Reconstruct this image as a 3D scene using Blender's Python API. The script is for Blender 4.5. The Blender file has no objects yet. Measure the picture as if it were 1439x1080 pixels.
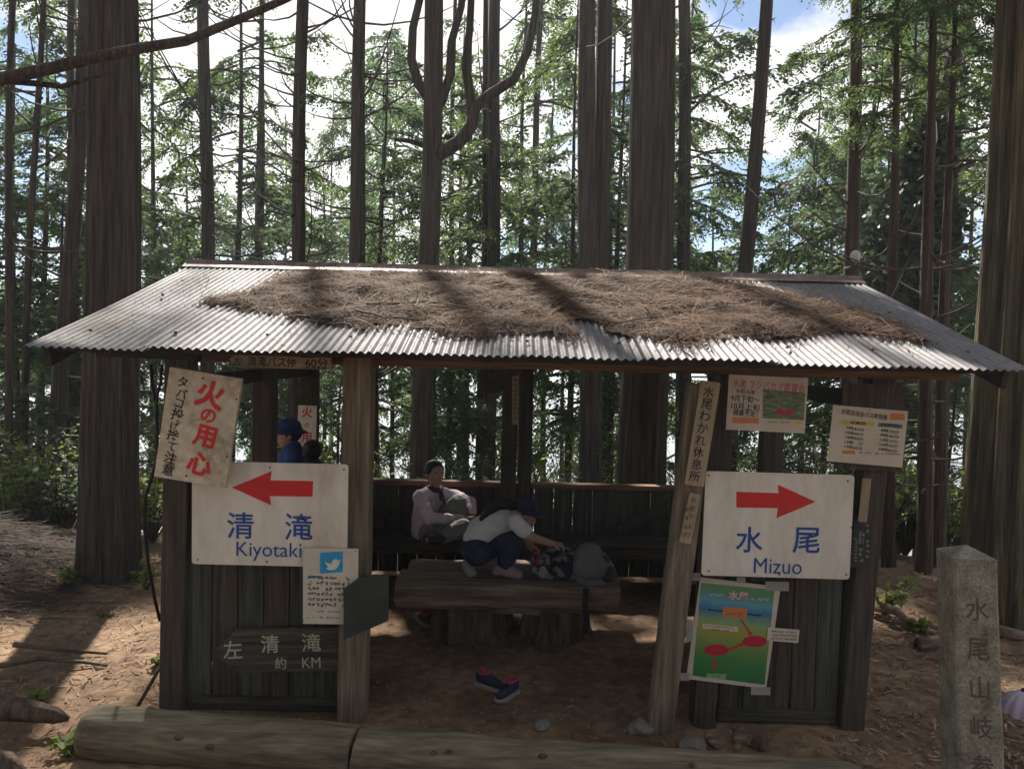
import bpy, bmesh, math, random
import numpy as np
from mathutils import Vector, Matrix, noise

random.seed(7); rng = np.random.default_rng(7)
scene = bpy.context.scene
COL = scene.collection
rad = math.radians

# ---------------------------------------------------------------- camera
FPX, CX, CY = 1080.0, 719.5, 540.0
CAM = Vector((0.0, 0.0, 2.25))
PITCH, ROLL = -2.6, 1.4
cam_d = bpy.data.cameras.new('camera'); cam = bpy.data.objects.new('camera', cam_d); COL.objects.link(cam)
cam_d.sensor_fit = 'HORIZONTAL'; cam_d.sensor_width = 36.0; cam_d.lens = FPX / 1439.0 * 36.0
cam_d.clip_start = 0.05; cam_d.clip_end = 20000
CR = Matrix.Rotation(rad(90 + PITCH), 3, 'X') @ Matrix.Rotation(rad(ROLL), 3, 'Z')
cam.matrix_world = Matrix.Translation(CAM) @ CR.to_4x4()
scene.camera = cam

# ---------------------------------------------------------------- sky, sun, exposure
SUN = Vector((-0.29, 1.0, 1.02)).normalized()          # direction towards the sun
w = bpy.data.worlds.new('World'); scene.world = w; w.use_nodes = True
nt = w.node_tree; nt.nodes.clear()
def nd(nt, t, **k):
    n = nt.nodes.new(t)
    for a, b in k.items(): setattr(n, a, b)
    return n
sky = nd(nt, 'ShaderNodeTexSky', sky_type='NISHITA'); sky.sun_disc = False
sky.sun_elevation = math.asin(SUN.z); sky.sun_rotation = math.atan2(SUN.x, SUN.y) % (2 * math.pi)
b1 = nd(nt, 'ShaderNodeBackground'); b1.inputs[1].default_value = 0.05; sky.dust_density = 0.2; sky.ozone_density = 4.0; sky.altitude = 800
nt.links.new(sky.outputs[0], b1.inputs[0])
b2 = nd(nt, 'ShaderNodeBackground'); b2.inputs[0].default_value = (1, 0.985, 0.965, 1); b2.inputs[1].default_value = 0.44
tc = nd(nt, 'ShaderNodeTexCoord'); mp = nd(nt, 'ShaderNodeMapping')
mp.inputs['Scale'].default_value = (1, 1, 1.7); mp.inputs['Location'].default_value = (5.134, 2.226, 0.115)
nz = nd(nt, 'ShaderNodeTexNoise'); nz.inputs['Scale'].default_value = 2.3; nz.inputs['Detail'].default_value = 9; nz.inputs['Roughness'].default_value = 0.55
rp = nd(nt, 'ShaderNodeValToRGB'); rp.color_ramp.elements[0].position = 0.455; rp.color_ramp.elements[1].position = 0.53
mx = nd(nt, 'ShaderNodeMixShader'); wo = nd(nt, 'ShaderNodeOutputWorld')
nt.links.new(tc.outputs['Generated'], mp.inputs[0]); nt.links.new(mp.outputs[0], nz.inputs['Vector'])
nt.links.new(nz.outputs[0], rp.inputs[0]); nt.links.new(rp.outputs[0], mx.inputs[0])
nt.links.new(b1.outputs[0], mx.inputs[1]); nt.links.new(b2.outputs[0], mx.inputs[2]); nt.links.new(mx.outputs[0], wo.inputs[0])
sd = bpy.data.lights.new('sun', 'SUN'); sd.energy = 5.0; sd.angle = rad(1.2); sd.color = (1.0, 0.94, 0.84)
so = bpy.data.objects.new('sun', sd); COL.objects.link(so); so.location = (-4, 8, 14)
so.rotation_euler = SUN.to_track_quat('Z', 'Y').to_euler()
vs = scene.view_settings; vs.view_transform = 'Standard'; vs.look = 'None'; vs.gamma = 1; vs.exposure = 1.38
scene.cycles.use_denoising = True
scene.cycles.max_bounces = 6; scene.cycles.diffuse_bounces = 3; scene.cycles.transmission_bounces = 4; scene.cycles.transparent_max_bounces = 4
scene.cycles.caustics_reflective = False; scene.cycles.caustics_refractive = False

# ---------------------------------------------------------------- helpers
def ray(px, py):
    return CR @ Vector(((px - CX) / FPX, -(py - CY) / FPX, -1.0))
def P(px, py, y):
    d = ray(px, py); return CAM + d * ((y - CAM.y) / d.y)
def PZ(px, py, z):
    d = ray(px, py); return CAM + d * ((z - CAM.z) / d.z)
def PP(px, py, p0, n):
    d = ray(px, py); return CAM + d * ((p0 - CAM).dot(n) / d.dot(n))
def tag(o, label=None, cat=None, group=None, kind=None):
    if label: o['label'] = label
    if cat: o['category'] = cat
    if group: o['group'] = group
    if kind: o['kind'] = kind
    return o
def empty(name, loc=(0, 0, 0), label=None, cat=None, group=None):
    o = bpy.data.objects.new(name, None); COL.objects.link(o); o.location = loc; o.empty_display_size = 0.1
    return tag(o, label, cat, group)
def link(name, me, parent=None, world=False):
    o = bpy.data.objects.new(name, me); COL.objects.link(o)
    if name in STUFF: o['kind'] = 'stuff'
    if parent is not None:
        o.parent = parent
        if world: o.matrix_parent_inverse = parent_world(parent).inverted()
    return o
def parent_world(o):
    m = o.matrix_basis.copy()
    while o.parent is not None:
        m = o.parent.matrix_basis @ o.matrix_parent_inverse @ m if False else o.parent.matrix_basis @ (o.matrix_parent_inverse @ m)
        o = o.parent
    return m
STUFF = ('branchwork', 'crown', 'crown_branchwork', 'ivy', 'foliage', 'stem', 'small_print')
class MB:
    def __init__(s): s.v = []; s.f = []
    def add(s, vs, fs):
        b = len(s.v); s.v += [tuple(v) for v in vs]; s.f += [tuple(i + b for i in f) for f in fs]
    def build(s, name, mat, parent=None, smooth=False, world=True):
        me = bpy.data.meshes.new(name); me.from_pydata(s.v, [], s.f); me.materials.append(mat)
        if smooth: me.polygons.foreach_set('use_smooth', [True] * len(me.polygons))
        me.update()
        return link(name, me, parent, world)
    # chamfered beam between two points, w across "side", h across "up"
    def beam(s, p0, p1, wd, ht, up=(0, 0, 1), ch=0.006, n=4, jit=0.003):
        p0 = Vector(p0); p1 = Vector(p1); d = (p1 - p0).normalized(); up = Vector(up)
        sd = d.cross(up).normalized(); u = sd.cross(d).normalized()
        a, b, c = wd / 2, ht / 2, min(ch, wd * .3, ht * .3)
        ring = [(-a, -b + c), (-a + c, -b), (a - c, -b), (a, -b + c), (a, b - c), (a - c, b), (-a + c, b), (-a, b - c)]
        vs = []
        for i in range(n + 1):
            q = p0.lerp(p1, i / n); ja, jb = random.uniform(-jit, jit), random.uniform(-jit, jit)
            for (x, y) in ring: vs.append(q + sd * (x + ja + random.uniform(-jit, jit) * .3) + u * (y + jb + random.uniform(-jit, jit) * .3))
        fs = [[7, 6, 5, 4, 3, 2, 1, 0], [n * 8 + i for i in range(8)]]
        for i in range(n):
            for k in range(8): fs.append([i * 8 + k, i * 8 + (k + 1) % 8, i * 8 + 8 + (k + 1) % 8, i * 8 + 8 + k])
        s.add(vs, fs); return s
    # tube along a polyline; ridge = relative radial noise; closed round ends when cap
    def tube(s, pts, rs, seg=8, ridge=0.0, freq=9, round_end=False, seed=0, flat=1.0):
        pts = [Vector(p) for p in pts]; n = len(pts)
        if round_end:
            d0 = (pts[0] - pts[1]).normalized(); d1 = (pts[-1] - pts[-2]).normalized(); r0, r1 = rs[0], rs[-1]
            ext0 = [(pts[0] + d0 * r0 * math.sin(a), r0 * math.cos(a)) for a in (1.45, 1.1, .75, .4)]
            ext1 = [(pts[-1] + d1 * r1 * math.sin(a), r1 * math.cos(a)) for a in (.4, .75, 1.1, 1.45)]
            allp = ext0 + list(zip(pts, rs)) + ext1
            pts = [a for a, b in allp]; rs = [b for a, b in allp]; n = len(pts)
        vs = []; ref = None
        rr = random.Random(seed); ph = [(rr.uniform(0, 6.28), int(freq * rr.uniform(.6, 1.7)) + 1, rr.uniform(-.5, .5)) for _ in range(5)]
        for i in range(n):
            t = (pts[min(i + 1, n - 1)] - pts[max(i - 1, 0)]).normalized()
            if ref is None: ref = Vector((1, 0, 0)) if abs(t.x) < .8 else Vector((0, 1, 0))
            a = (ref - t * ref.dot(t)).normalized(); b = t.cross(a); ref = a
            for k in range(seg):
                th = 2 * math.pi * k / seg; r = rs[i]
                if ridge: r *= 1 + ridge * sum(math.sin(f * th + p + q * i * .35) for p, f, q in ph) * .45
                vs.append(pts[i] + a * (r * math.cos(th)) + b * (r * flat * math.sin(th)))
        fs = [[i * seg + k, i * seg + (k + 1) % seg, (i + 1) * seg + (k + 1) % seg, (i + 1) * seg + k] for i in range(n - 1) for k in range(seg)]
        fs.append([k for k in range(seg)][::-1]); fs.append([(n - 1) * seg + k for k in range(seg)])
        s.add(vs, fs); return s
    def ball(s, c, r, sc=(1, 1, 1), rot=None, nu=14, nv=9):
        c = Vector(c); vs = []; fs = []
        for j in range(1, nv):
            ph = math.pi * j / nv
            for i in range(nu):
                th = 2 * math.pi * i / nu
                v = Vector((r * sc[0] * math.sin(ph) * math.cos(th), r * sc[1] * math.sin(ph) * math.sin(th), r * sc[2] * math.cos(ph)))
                vs.append(c + (rot @ v if rot else v))
        top = Vector((0, 0, r * sc[2]))
        vs.append(c + (rot @ top if rot else top)); vs.append(c - (rot @ top if rot else top))
        T, B = len(vs) - 2, len(vs) - 1
        for j in range(nv - 2):
            for i in range(nu): fs.append([j * nu + i, (j + 1) * nu + i, (j + 1) * nu + (i + 1) % nu, j * nu + (i + 1) % nu])
        for i in range(nu):
            fs.append([T, i, (i + 1) % nu]); fs.append([B, (nv - 2) * nu + (i + 1) % nu, (nv - 2) * nu + i])
        s.add(vs, fs); return s
def np_mesh(name, V, F, mat, smooth=False):
    """V (n,3) array, F (m,k) array of equal-sized faces"""
    me = bpy.data.meshes.new(name); V = np.asarray(V, np.float32); F = np.asarray(F, np.int32); m, k = F.shape
    me.vertices.add(len(V)); me.vertices.foreach_set('co', V.ravel())
    me.loops.add(m * k); me.loops.foreach_set('vertex_index', F.ravel())
    me.polygons.add(m); me.polygons.foreach_set('loop_start', np.arange(0, m * k, k, dtype=np.int32))
    me.polygons.foreach_set('use_smooth', np.full(m, smooth))
    me.materials.append(mat); me.update(calc_edges=True); me.validate()
    return me
def remesh(mb, name, voxel, mat, parent, smooth=4, wrinkle=0.0, wscale=9.0, vertical=1.0):
    me = bpy.data.meshes.new(name + '_raw'); me.from_pydata(mb.v, [], mb.f); me.update()
    o = bpy.data.objects.new(name + '_raw', me); COL.objects.link(o)
    m = o.modifiers.new('r', 'REMESH'); m.mode = 'VOXEL'; m.voxel_size = voxel
    m2 = o.modifiers.new('s', 'SMOOTH'); m2.iterations = smooth; m2.factor = 0.5
    out = bpy.data.meshes.new_from_object(o.evaluated_get(bpy.context.evaluated_depsgraph_get()))
    bpy.data.objects.remove(o); bpy.data.meshes.remove(me)
    if wrinkle:
        for v in out.vertices:
            c = v.co
            a = noise.noise(Vector((c.x * wscale, c.y * wscale, c.z * wscale * vertical)))
            b = noise.noise(Vector((c.x * wscale * 2.3 + 9, c.y * wscale * 2.3, c.z * wscale * 2.3 * vertical)))
            v.co = c + v.normal * wrinkle * (abs(a) * -1.3 + .4 + b * .45)
    out.name = name; out.materials.clear(); out.materials.append(mat)
    out.polygons.foreach_set('use_smooth', [True] * len(out.polygons)); out.update()
    return link(name, out, parent, True)

# ---------------------------------------------------------------- materials
def lin(c): return tuple(c) + (1.0,)
MATS = {}
def pmat(name, cols, scale=4.0, stretch=(1, 1, 1), rough=0.8, bump=0.3, bdist=0.01, metallic=0.0, fine=0.35, fscale=6.0,
         translucent=0.0, island=False, spec=0.3, vary=True, detail=8, pos=None):
    m = bpy.data.materials.new(name); m.use_nodes = True; t = m.node_tree; t.nodes.clear()
    out = nd(t, 'ShaderNodeOutputMaterial'); bs = nd(t, 'ShaderNodeBsdfPrincipled')
    bs.inputs['Roughness'].default_value = rough; bs.inputs['Metallic'].default_value = metallic
    bs.inputs['Specular IOR Level'].default_value = spec
    co = nd(t, 'ShaderNodeTexCoord'); mp = nd(t, 'ShaderNodeMapping'); mp.inputs['Scale'].default_value = stretch
    L = t.links.new
    if vary:
        oi = nd(t, 'ShaderNodeObjectInfo'); mu = nd(t, 'ShaderNodeMath', operation='MULTIPLY'); mu.inputs[1].default_value = 53.0
        ad = nd(t, 'ShaderNodeVectorMath', operation='ADD')
        L(oi.outputs['Random'], mu.inputs[0]); L(co.outputs['Object'], ad.inputs[0]); L(mu.outputs[0], ad.inputs[1]); L(ad.outputs[0], mp.inputs[0])
    else: L(co.outputs['Object'], mp.inputs[0])
    n1 = nd(t, 'ShaderNodeTexNoise'); n1.inputs['Scale'].default_value = scale; n1.inputs['Detail'].default_value = detail; n1.inputs['Roughness'].default_value = .62
    n2 = nd(t, 'ShaderNodeTexNoise'); n2.inputs['Scale'].default_value = scale * fscale; n2.inputs['Detail'].default_value = 5
    L(mp.outputs[0], n1.inputs['Vector']); L(mp.outputs[0], n2.inputs['Vector'])
    r = nd(t, 'ShaderNodeValToRGB'); e = r.color_ramp.elements
    ps = pos or [0.3 + 0.4 * i / max(1, len(cols) - 1) for i in range(len(cols))]
    while len(e) < len(cols): e.new(0.5)
    for i, c in enumerate(cols): e[i].position = ps[i]; e[i].color = lin(c)
    if island:
        g = nd(t, 'ShaderNodeNewGeometry'); mxx = nd(t, 'ShaderNodeMath', operation='MULTIPLY_ADD'); mxx.inputs[1].default_value = .48; 
        mu2 = nd(t, 'ShaderNodeMath', operation='MULTIPLY'); mu2.inputs[1].default_value = .52
        L(n1.outputs[0], mu2.inputs[0]); L(g.outputs['Random Per Island'], mxx.inputs[0]); L(mu2.outputs[0], mxx.inputs[2]); L(mxx.outputs[0], r.inputs[0])
    else: L(n1.outputs[0], r.inputs[0])
    col = r.outputs[0]
    if fine:
        mr = nd(t, 'ShaderNodeMapRange'); mr.inputs[1].default_value = .25; mr.inputs[2].default_value = .75
        mr.inputs[3].default_value = 1 - fine; mr.inputs[4].default_value = 1 + fine * .6
        mm = nd(t, 'ShaderNodeMix', data_type='RGBA', blend_type='MULTIPLY'); mm.inputs[0].default_value = 1.0
        L(n2.outputs[0], mr.inputs[0]); L(col, mm.inputs[6]); L(mr.outputs[0], mm.inputs[7]); col = mm.outputs[2]
    L(col, bs.inputs['Base Color'])
    if bump:
        ad2 = nd(t, 'ShaderNodeMath', operation='MULTIPLY_ADD'); ad2.inputs[1].default_value = .6
        L(n2.outputs[0], ad2.inputs[0]); L(n1.outputs[0], ad2.inputs[2])
        bp = nd(t, 'ShaderNodeBump'); bp.inputs['Strength'].default_value = bump; bp.inputs['Distance'].default_value = bdist
        L(ad2.outputs[0], bp.inputs['Height']); L(bp.outputs[0], bs.inputs['Normal'])
    if translucent:
        tr = nd(t, 'ShaderNodeBsdfTranslucent'); ms = nd(t, 'ShaderNodeMixShader'); ms.inputs[0].default_value = translucent
        hs = nd(t, 'ShaderNodeHueSaturation'); hs.inputs["Value"].default_value = 2.2; hs.inputs['Hue'].default_value = .485
        L(col, hs.inputs['Color']); L(hs.outputs[0], tr.inputs[0])
        L(bs.outputs[0], ms.inputs[1]); L(tr.outputs[0], ms.inputs[2]); L(ms.outputs[0], out.inputs[0])
    else: L(bs.outputs[0], out.inputs[0])
    MATS[name] = m; return m
def plain(name, c, rough=.6, vari=.15, spec=.3, scale=14):
    return pmat(name, [tuple(x * (1 - vari) for x in c), c], scale=scale, rough=rough, bump=.08, bdist=.002, fine=.12, spec=spec)

VW = (34, 34, 1.6); HW = (1.6, 34, 34)
M_bark = pmat('cedar_bark', [(.024, .0175, .013), (.064, .049, .038), (.115, .094, .076)], 1.0, (26, 26, 1.1), .9, 1.0, .03, fine=.5, fscale=2.6)
M_bark_red = pmat('red_bark', [(.028, .017, .012), (.075, .047, .033), (.13, .088, .063)], 1.0, (30, 30, 1.2), .9, 1.0, .025, fine=.5, fscale=2.6)
M_bark_moss_sun = pmat('mossy_sun_tinted_bark', [(.03, .024, .016), (.085, .068, .04), (.19, .16, .07)], 1.0, (20, 20, .9), .9, 1.0, .035, fine=.5, fscale=2.6)  # mossy bark with its yellow tones raised to suggest the sunlit edge
M_twig = pmat('twig_bark', [(.05, .037, .028), (.13, .10, .075)], 6, rough=.9, bump=.3)
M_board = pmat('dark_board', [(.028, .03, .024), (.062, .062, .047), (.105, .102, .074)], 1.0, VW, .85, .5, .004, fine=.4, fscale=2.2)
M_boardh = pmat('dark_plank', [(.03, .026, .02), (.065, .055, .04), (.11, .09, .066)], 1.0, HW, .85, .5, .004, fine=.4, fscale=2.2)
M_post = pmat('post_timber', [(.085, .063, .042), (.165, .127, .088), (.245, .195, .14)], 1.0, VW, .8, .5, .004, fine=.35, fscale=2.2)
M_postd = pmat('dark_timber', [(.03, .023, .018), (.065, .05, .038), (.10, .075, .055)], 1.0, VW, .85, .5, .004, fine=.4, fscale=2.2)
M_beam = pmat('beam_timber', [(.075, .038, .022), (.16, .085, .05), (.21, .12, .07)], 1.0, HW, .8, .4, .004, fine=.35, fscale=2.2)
M_rafter = pmat('rafter_timber', [(.022, .018, .016), (.05, .042, .036)], 3.0, rough=.85, bump=.3)
M_log = pmat('peeled_log', [(.08, .064, .043), (.155, .128, .086), (.235, .20, .135)], 1.0, (2.2, 20, 20), .85, .9, .006, fine=.35, fscale=3)
M_slab = pmat('table_slab', [(.09, .055, .034), (.21, .15, .105), (.33, .27, .21)], 1.0, (1.5, 24, 24), .8, .8, .008, fine=.4, fscale=2.4)
M_stump = pmat('stump_wood', [(.04, .028, .02), (.10, .07, .048), (.17, .12, .08)], 1.0, (20, 20, 2), .9, .9, .012, fine=.4, fscale=2.4)
M_tin = pmat('corrugated_tin', [(.10, .07, .058), (.155, .145, .148), (.21, .198, .206)], 2.6, (1, .5, .5), .66, .15, .003, metallic=.12, fine=.3, fscale=9, spec=.4, pos=[.3, .45, .65])
M_cap = pmat('ridge_tin', [(.16, .11, .09), (.28, .22, .20)], 3, rough=.5, metallic=.35, bump=.15)
M_litter = pmat('dry_needles', [(.022, .010, .005), (.07, .034, .017), (.145, .076, .038), (.29, .175, .095)], 2.2, rough=.9, bump=0, island=True, fine=0, vary=False, pos=[.1, .4, .65, .95])
M_mound = pmat('needle_mound', [(.025, .015, .010), (.075, .045, .029)], 14, rough=.95, bump=.8, bdist=.02)
M_floorlit = pmat('ground_litter', [(.06, .038, .025), (.19, .12, .078), (.36, .25, .165), (.50, .39, .27)], 3, rough=.9, bump=0, island=True, fine=0, vary=False, pos=[.1, .45, .75, .98])
M_stone = pmat('granite', [(.13, .115, .085), (.23, .21, .16), (.31, .285, .225)], 9, rough=.9, bump=.5, bdist=.006, fine=.5, fscale=9)
M_carve = plain('carved_groove', (.10, .085, .06), .95)
M_rock = pmat('rock', [(.13, .115, .10), (.27, .24, .21)], 9, rough=.9, bump=.6, bdist=.01)
M_white = pmat('white_enamel', [(.47, .38, .29), (.60, .53, .44), (.70, .63, .54)], 3.2, (1.6, 1, .55), .42, .04, fine=.07, spec=.4, pos=[.27, .42, .62])
M_cream = pmat('cream_board', [(.34, .28, .19), (.54, .46, .34), (.61, .53, .40)], 7, rough=.6, bump=.08, fine=.2, fscale=4)
M_paper = pmat('paper', [(.50, .42, .33), (.60, .52, .42)], 6, rough=.7, bump=.1, bdist=.004, fine=.06)
M_oldwood = pmat('tan_signboard', [(.26, .19, .115), (.40, .31, .20)], 1.0, (26, 26, 2), .75, .2, .003, fine=.25, fscale=2.4)
M_oldwoodh = pmat('tan_signboard_wide', [(.26, .19, .12), (.42, .32, .21)], 1.0, (2, 26, 26), .75, .2, .003, fine=.25, fscale=2.4)
M_red = plain('red_paint', (.60, .025, .022), .5); M_blue = plain('blue_paint', (.02, .075, .30), .5); M_black = plain('black_paint', (.018, .016, .018), .6)
M_ink = plain('faded_ink', (.09, .07, .055), .7); M_chalk = plain('pale_paint', (.42, .37, .29), .8); M_tblue = plain('print_blue', (.03, .30, .55), .6)
M_pink = plain('print_pink', (.55, .12, .11), .7); M_orange = plain('print_orange', (.60, .20, .07), .7); M_yellow = plain('print_yellow', (.60, .42, .06), .7)
M_green = plain('print_green', (.13, .22, .15), .7); M_crim = plain('print_crimson', (.48, .02, .05), .6); M_pgreen = plain('print_pale_green', (.25, .42, .18), .7)
M_screw = plain('screw', (.10, .08, .07), .5); M_tape = plain('tape', (.36, .33, .29), .4)
M_skin = plain('skin', (.42, .235, .155), .5, .1); M_hair = pmat('hair', [(.008, .007, .007), (.025, .02, .018)], 3, (30, 30, 6), .45, .5, .004)
M_lilac = pmat('lilac_cotton', [(.56, .43, .48), (.70, .56, .61)], 5, rough=.85, bump=.25, bdist=.004, fine=.1)
M_khaki = pmat('grey_green_cotton', [(.15, .155, .14), (.22, .225, .20)], 5, rough=.85, bump=.25, bdist=.004, fine=.1)
M_tee = pmat('white_cotton', [(.58, .54, .51), (.68, .64, .61)], 5, rough=.85, bump=.2, bdist=.004, fine=.06)
M_navy = pmat('navy_cotton', [(.012, .016, .035), (.025, .032, .06)], 5, rough=.85, bump=.25, bdist=.004, fine=.15)
M_plum = plain('plum_cloth', (.10, .03, .06), .85); M_sock = plain('grey_sock', (.30, .27, .26), .9); M_psock = plain('pinkish_sock', (.36, .25, .25), .9)
M_bluehat = plain('blue_cloth', (.015, .035, .12), .85); M_bluesh = plain('blue_shirt_cloth', (.02, .06, .20), .85); M_dark = plain('charcoal_cloth', (.03, .03, .034), .85)
M_grey = plain('grey_cloth', (.16, .15, .145), .85); M_sole = plain('white_rubber', (.32, .30, .30), .6); M_hot = plain('pink_mesh', (.36, .035, .09), .7); M_shoe = plain('navy_mesh', (.02, .025, .055), .7)
M_camo = pmat('camo_cloth', [(.02, .022, .035), (.03, .035, .05), (.10, .095, .10), (.22, .2, .2)], 16, rough=.8, bump=.3, bdist=.004, fine=.1, pos=[.36, .47, .52, .6], detail=2)
M_rubber = plain('black_rubber', (.012, .012, .013), .5); M_globe = plain('white_plastic', (.62, .60, .58), .35)
M_leafA = pmat('cedar_foliage', [(.018, .034, .012), (.046, .078, .023), (.095, .13, .036)], .6, rough=.6, bump=0, fine=0, translucent=.5, island=True, spec=.25, pos=[.1, .5, .95])
M_leafB = pmat('cypress_foliage', [(.022, .042, .022), (.048, .086, .036), (.09, .13, .05)], .6, rough=.6, bump=0, fine=0, translucent=.5, island=True, spec=.25, pos=[.1, .5, .95])
M_leafC = pmat('yellow_green_broadleaf', [(.07, .10, .022), (.13, .18, .035), (.20, .23, .05)], .8, rough=.55, bump=0, fine=0, translucent=.45, island=True, spec=.3, pos=[.1, .5, .95])  # yellow-green leaf tones, paler than the conifer foliage
M_leafD = pmat('ivy_foliage', [(.010, .020, .010), (.022, .040, .016), (.04, .06, .022)], .6, rough=.5, bump=0, fine=0, translucent=.2, island=True, spec=.3, pos=[.1, .5, .95])

def ground_mat():
    m = pmat('forest_floor', [(.062, .038, .024), (.15, .09, .054), (.25, .158, .094), (.35, .24, .15)], .9, rough=.95, bump=.7, bdist=.03, fine=.5, fscale=14, vary=False, pos=[.3, .43, .55, .7])
    t = m.node_tree; g = nd(t, 'ShaderNodeNewGeometry'); sp = nd(t, 'ShaderNodeSeparateXYZ'); mr = nd(t, 'ShaderNodeMapRange'); mr.inputs[1].default_value = 9.5; mr.inputs[2].default_value = 16
    nz_ = nd(t, 'ShaderNodeTexNoise'); nz_.inputs['Scale'].default_value = .8; nz_.inputs['Detail'].default_value = 8; cr = nd(t, 'ShaderNodeValToRGB'); cr.color_ramp.elements[0].color = (.02, .035, .014, 1); cr.color_ramp.elements[1].color = (.07, .10, .035, 1); cr.color_ramp.elements[0].position = .35; cr.color_ramp.elements[1].position = .65
    bs = [n for n in t.nodes if n.type == 'BSDF_PRINCIPLED'][0]; src = bs.inputs['Base Color'].links[0].from_socket; mm = nd(t, 'ShaderNodeMix', data_type='RGBA')
    t.links.new(g.outputs['Position'], sp.inputs[0]); t.links.new(g.outputs['Position'], nz_.inputs['Vector']); t.links.new(sp.outputs['Y'], mr.inputs[0]); t.links.new(mr.outputs[0], mm.inputs[0]); t.links.new(nz_.outputs[0], cr.inputs[0]); t.links.new(src, mm.inputs[6]); t.links.new(cr.outputs[0], mm.inputs[7]); t.links.new(mm.outputs[2], bs.inputs['Base Color'])
    return m
M_ground = ground_mat()

# ---------------------------------------------------------------- ground
def sm(t): t = np.clip(t, 0, 1); return t * t * (3 - 2 * t)
def gz(x, y):
    x = np.asarray(x, float); y = np.asarray(y, float)
    h = .62 * sm((3.3 - y) / 3.3)
    bk = np.maximum(0, y - 8.4); h = h - .46 * bk * bk / (bk + 1.6)
    bump = .035 * np.sin(1.7 * x + .9 * y + 1) * np.sin(1.3 * y - .6 * x) + .018 * np.sin(4.1 * x + 2.2) * np.sin(3.7 * y + x)
    calm = np.clip((np.maximum(np.abs(x) - 2.0, np.abs(y - 6.0) - 1.3)) / 1.0, .15, 1)
    h = h + bump * calm
    h = h + .42 * np.exp(-(((x + 5.5) / .9) ** 2 + ((y - 7.2) / .9) ** 2))          # brush mound
    h = h - .05 * sm((np.abs(x) - 6) / 30) * np.abs(x)
    r = np.hypot(x, y)
    hills = -38 + 34 * np.sin(x / 430 + 1.2) * np.cos(y / 610 + .5) + 16 * np.sin(x / 170 + y / 260)
    t = sm((r - 250) / 1200)
    return h * (1 - t) * np.where(r > 250, np.clip(1 - (r - 250) / 2500, 0, 1), 1) + hills * t
def g1(x, y): return float(gz(x, y))
def axis(lo, hi, step, far):
    a = list(np.arange(lo, hi + 1e-6, step)); s = step
    while a[-1] < far: s *= 1.17; a.append(a[-1] + s)
    s = step
    while a[0] > -far: s *= 1.17; a.insert(0, a[0] - s)
    return np.array(a)
xs = axis(-7.5, 7.5, .09, 4000); ys = axis(2.6, 12, .09, 4000)
gx, gy = np.meshgrid(xs, ys); hz = gz(gx, gy)
near = (np.abs(gx) < 9) & (gy > 2) & (gy < 14)
hz = hz + np.where(near, rng.normal(0, .006, gx.shape), 0)
V = np.stack([gx, gy, hz], -1).reshape(-1, 3); nx, ny = len(xs), len(ys)
ii = (np.arange(ny - 1)[:, None] * nx + np.arange(nx - 1)[None, :]).ravel()
V_ground_min = V[:, 2].min()
gme = np_mesh('ground', V, np.stack([ii, ii + 1, ii + nx + 1, ii + nx], -1), M_ground, True)
tag(link('ground', gme), kind='structure')

# strips: curved needle / twig ribbons scattered by arrays
def strips(name, O, D, N, Lh, W, mat, curl=.3, parent=None, world=True):
    n = len(O); D = D / np.linalg.norm(D, axis=1, keepdims=True); S = np.cross(N, D); S /= np.linalg.norm(S, axis=1, keepdims=True) + 1e-9
    bend = rng.normal(0, curl, (n, 1)); lift = np.abs(rng.normal(0, curl * .5, (n, 1)))
    L_ = Lh[:, None]; Wd = W[:, None]
    a = O - D * L_; b = O + S * L_ * bend + N * L_ * lift * .6; c = O + D * L_ + N * L_ * lift * rng.uniform(-.5, 1, (n, 1))
    V = np.stack([a - S * Wd * .5, a + S * Wd * .5, b + S * Wd + N * Wd * .4, b - S * Wd + N * Wd * .4, c + S * Wd * .3, c - S * Wd * .3], 1).reshape(-1, 3)
    k = np.arange(n)[:, None] * 6
    F = np.concatenate([k + np.array([[0, 1, 2, 3]]), k + np.array([[3, 2, 4, 5]])])
    return link(name, np_mesh(name, V, F, mat), parent, world)
def ground_litter(n, x0, x1, y0, y1, lmax, wmax, mat, name, label, shelter_skip=.75):
    X = rng.uniform(x0, x1, n); Y = rng.uniform(y0, y1, n)
    ins = (np.abs(X) < 2.05) & (Y > 4.5) & (Y < 7.5); keep = ~(ins & (rng.random(n) < shelter_skip)); X, Y = X[keep], Y[keep]; n = len(X)
    Z = gz(X, Y) + rng.uniform(.004, .02, n); th = rng.uniform(0, 6.283, n)
    D = np.stack([np.cos(th), np.sin(th), rng.normal(0, .12, n)], -1); N = np.stack([rng.normal(0, .3, n), rng.normal(0, .3, n), np.ones(n)], -1)
    N /= np.linalg.norm(N, axis=1, keepdims=True)
    return tag(strips(name, np.stack([X, Y, Z], -1), D, N, rng.uniform(.3, 1, n) ** 2 * lmax, rng.uniform(.35, 1, n) * wmax, mat), label, 'leaf litter', kind='stuff')
ground_litter(15000, -7, -1.9, 3.3, 9.5, .075, .006, M_floorlit, 'leaf_litter', 'dry brown twigs and needles over the sunlit ground beside the shelter')
ground_litter(15000, 1.9, 7, 3.3, 9.5, .05, .010, M_floorlit, 'leaf_litter', 'dry leaf litter over the shaded ground around the stone marker')
ground_litter(5000, -2.2, 2.2, 3.4, 8.2, .03, .007, M_floorlit, 'leaf_litter', 'scraps of leaf on the bare earth floor under the shelter roof', .3)

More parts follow.
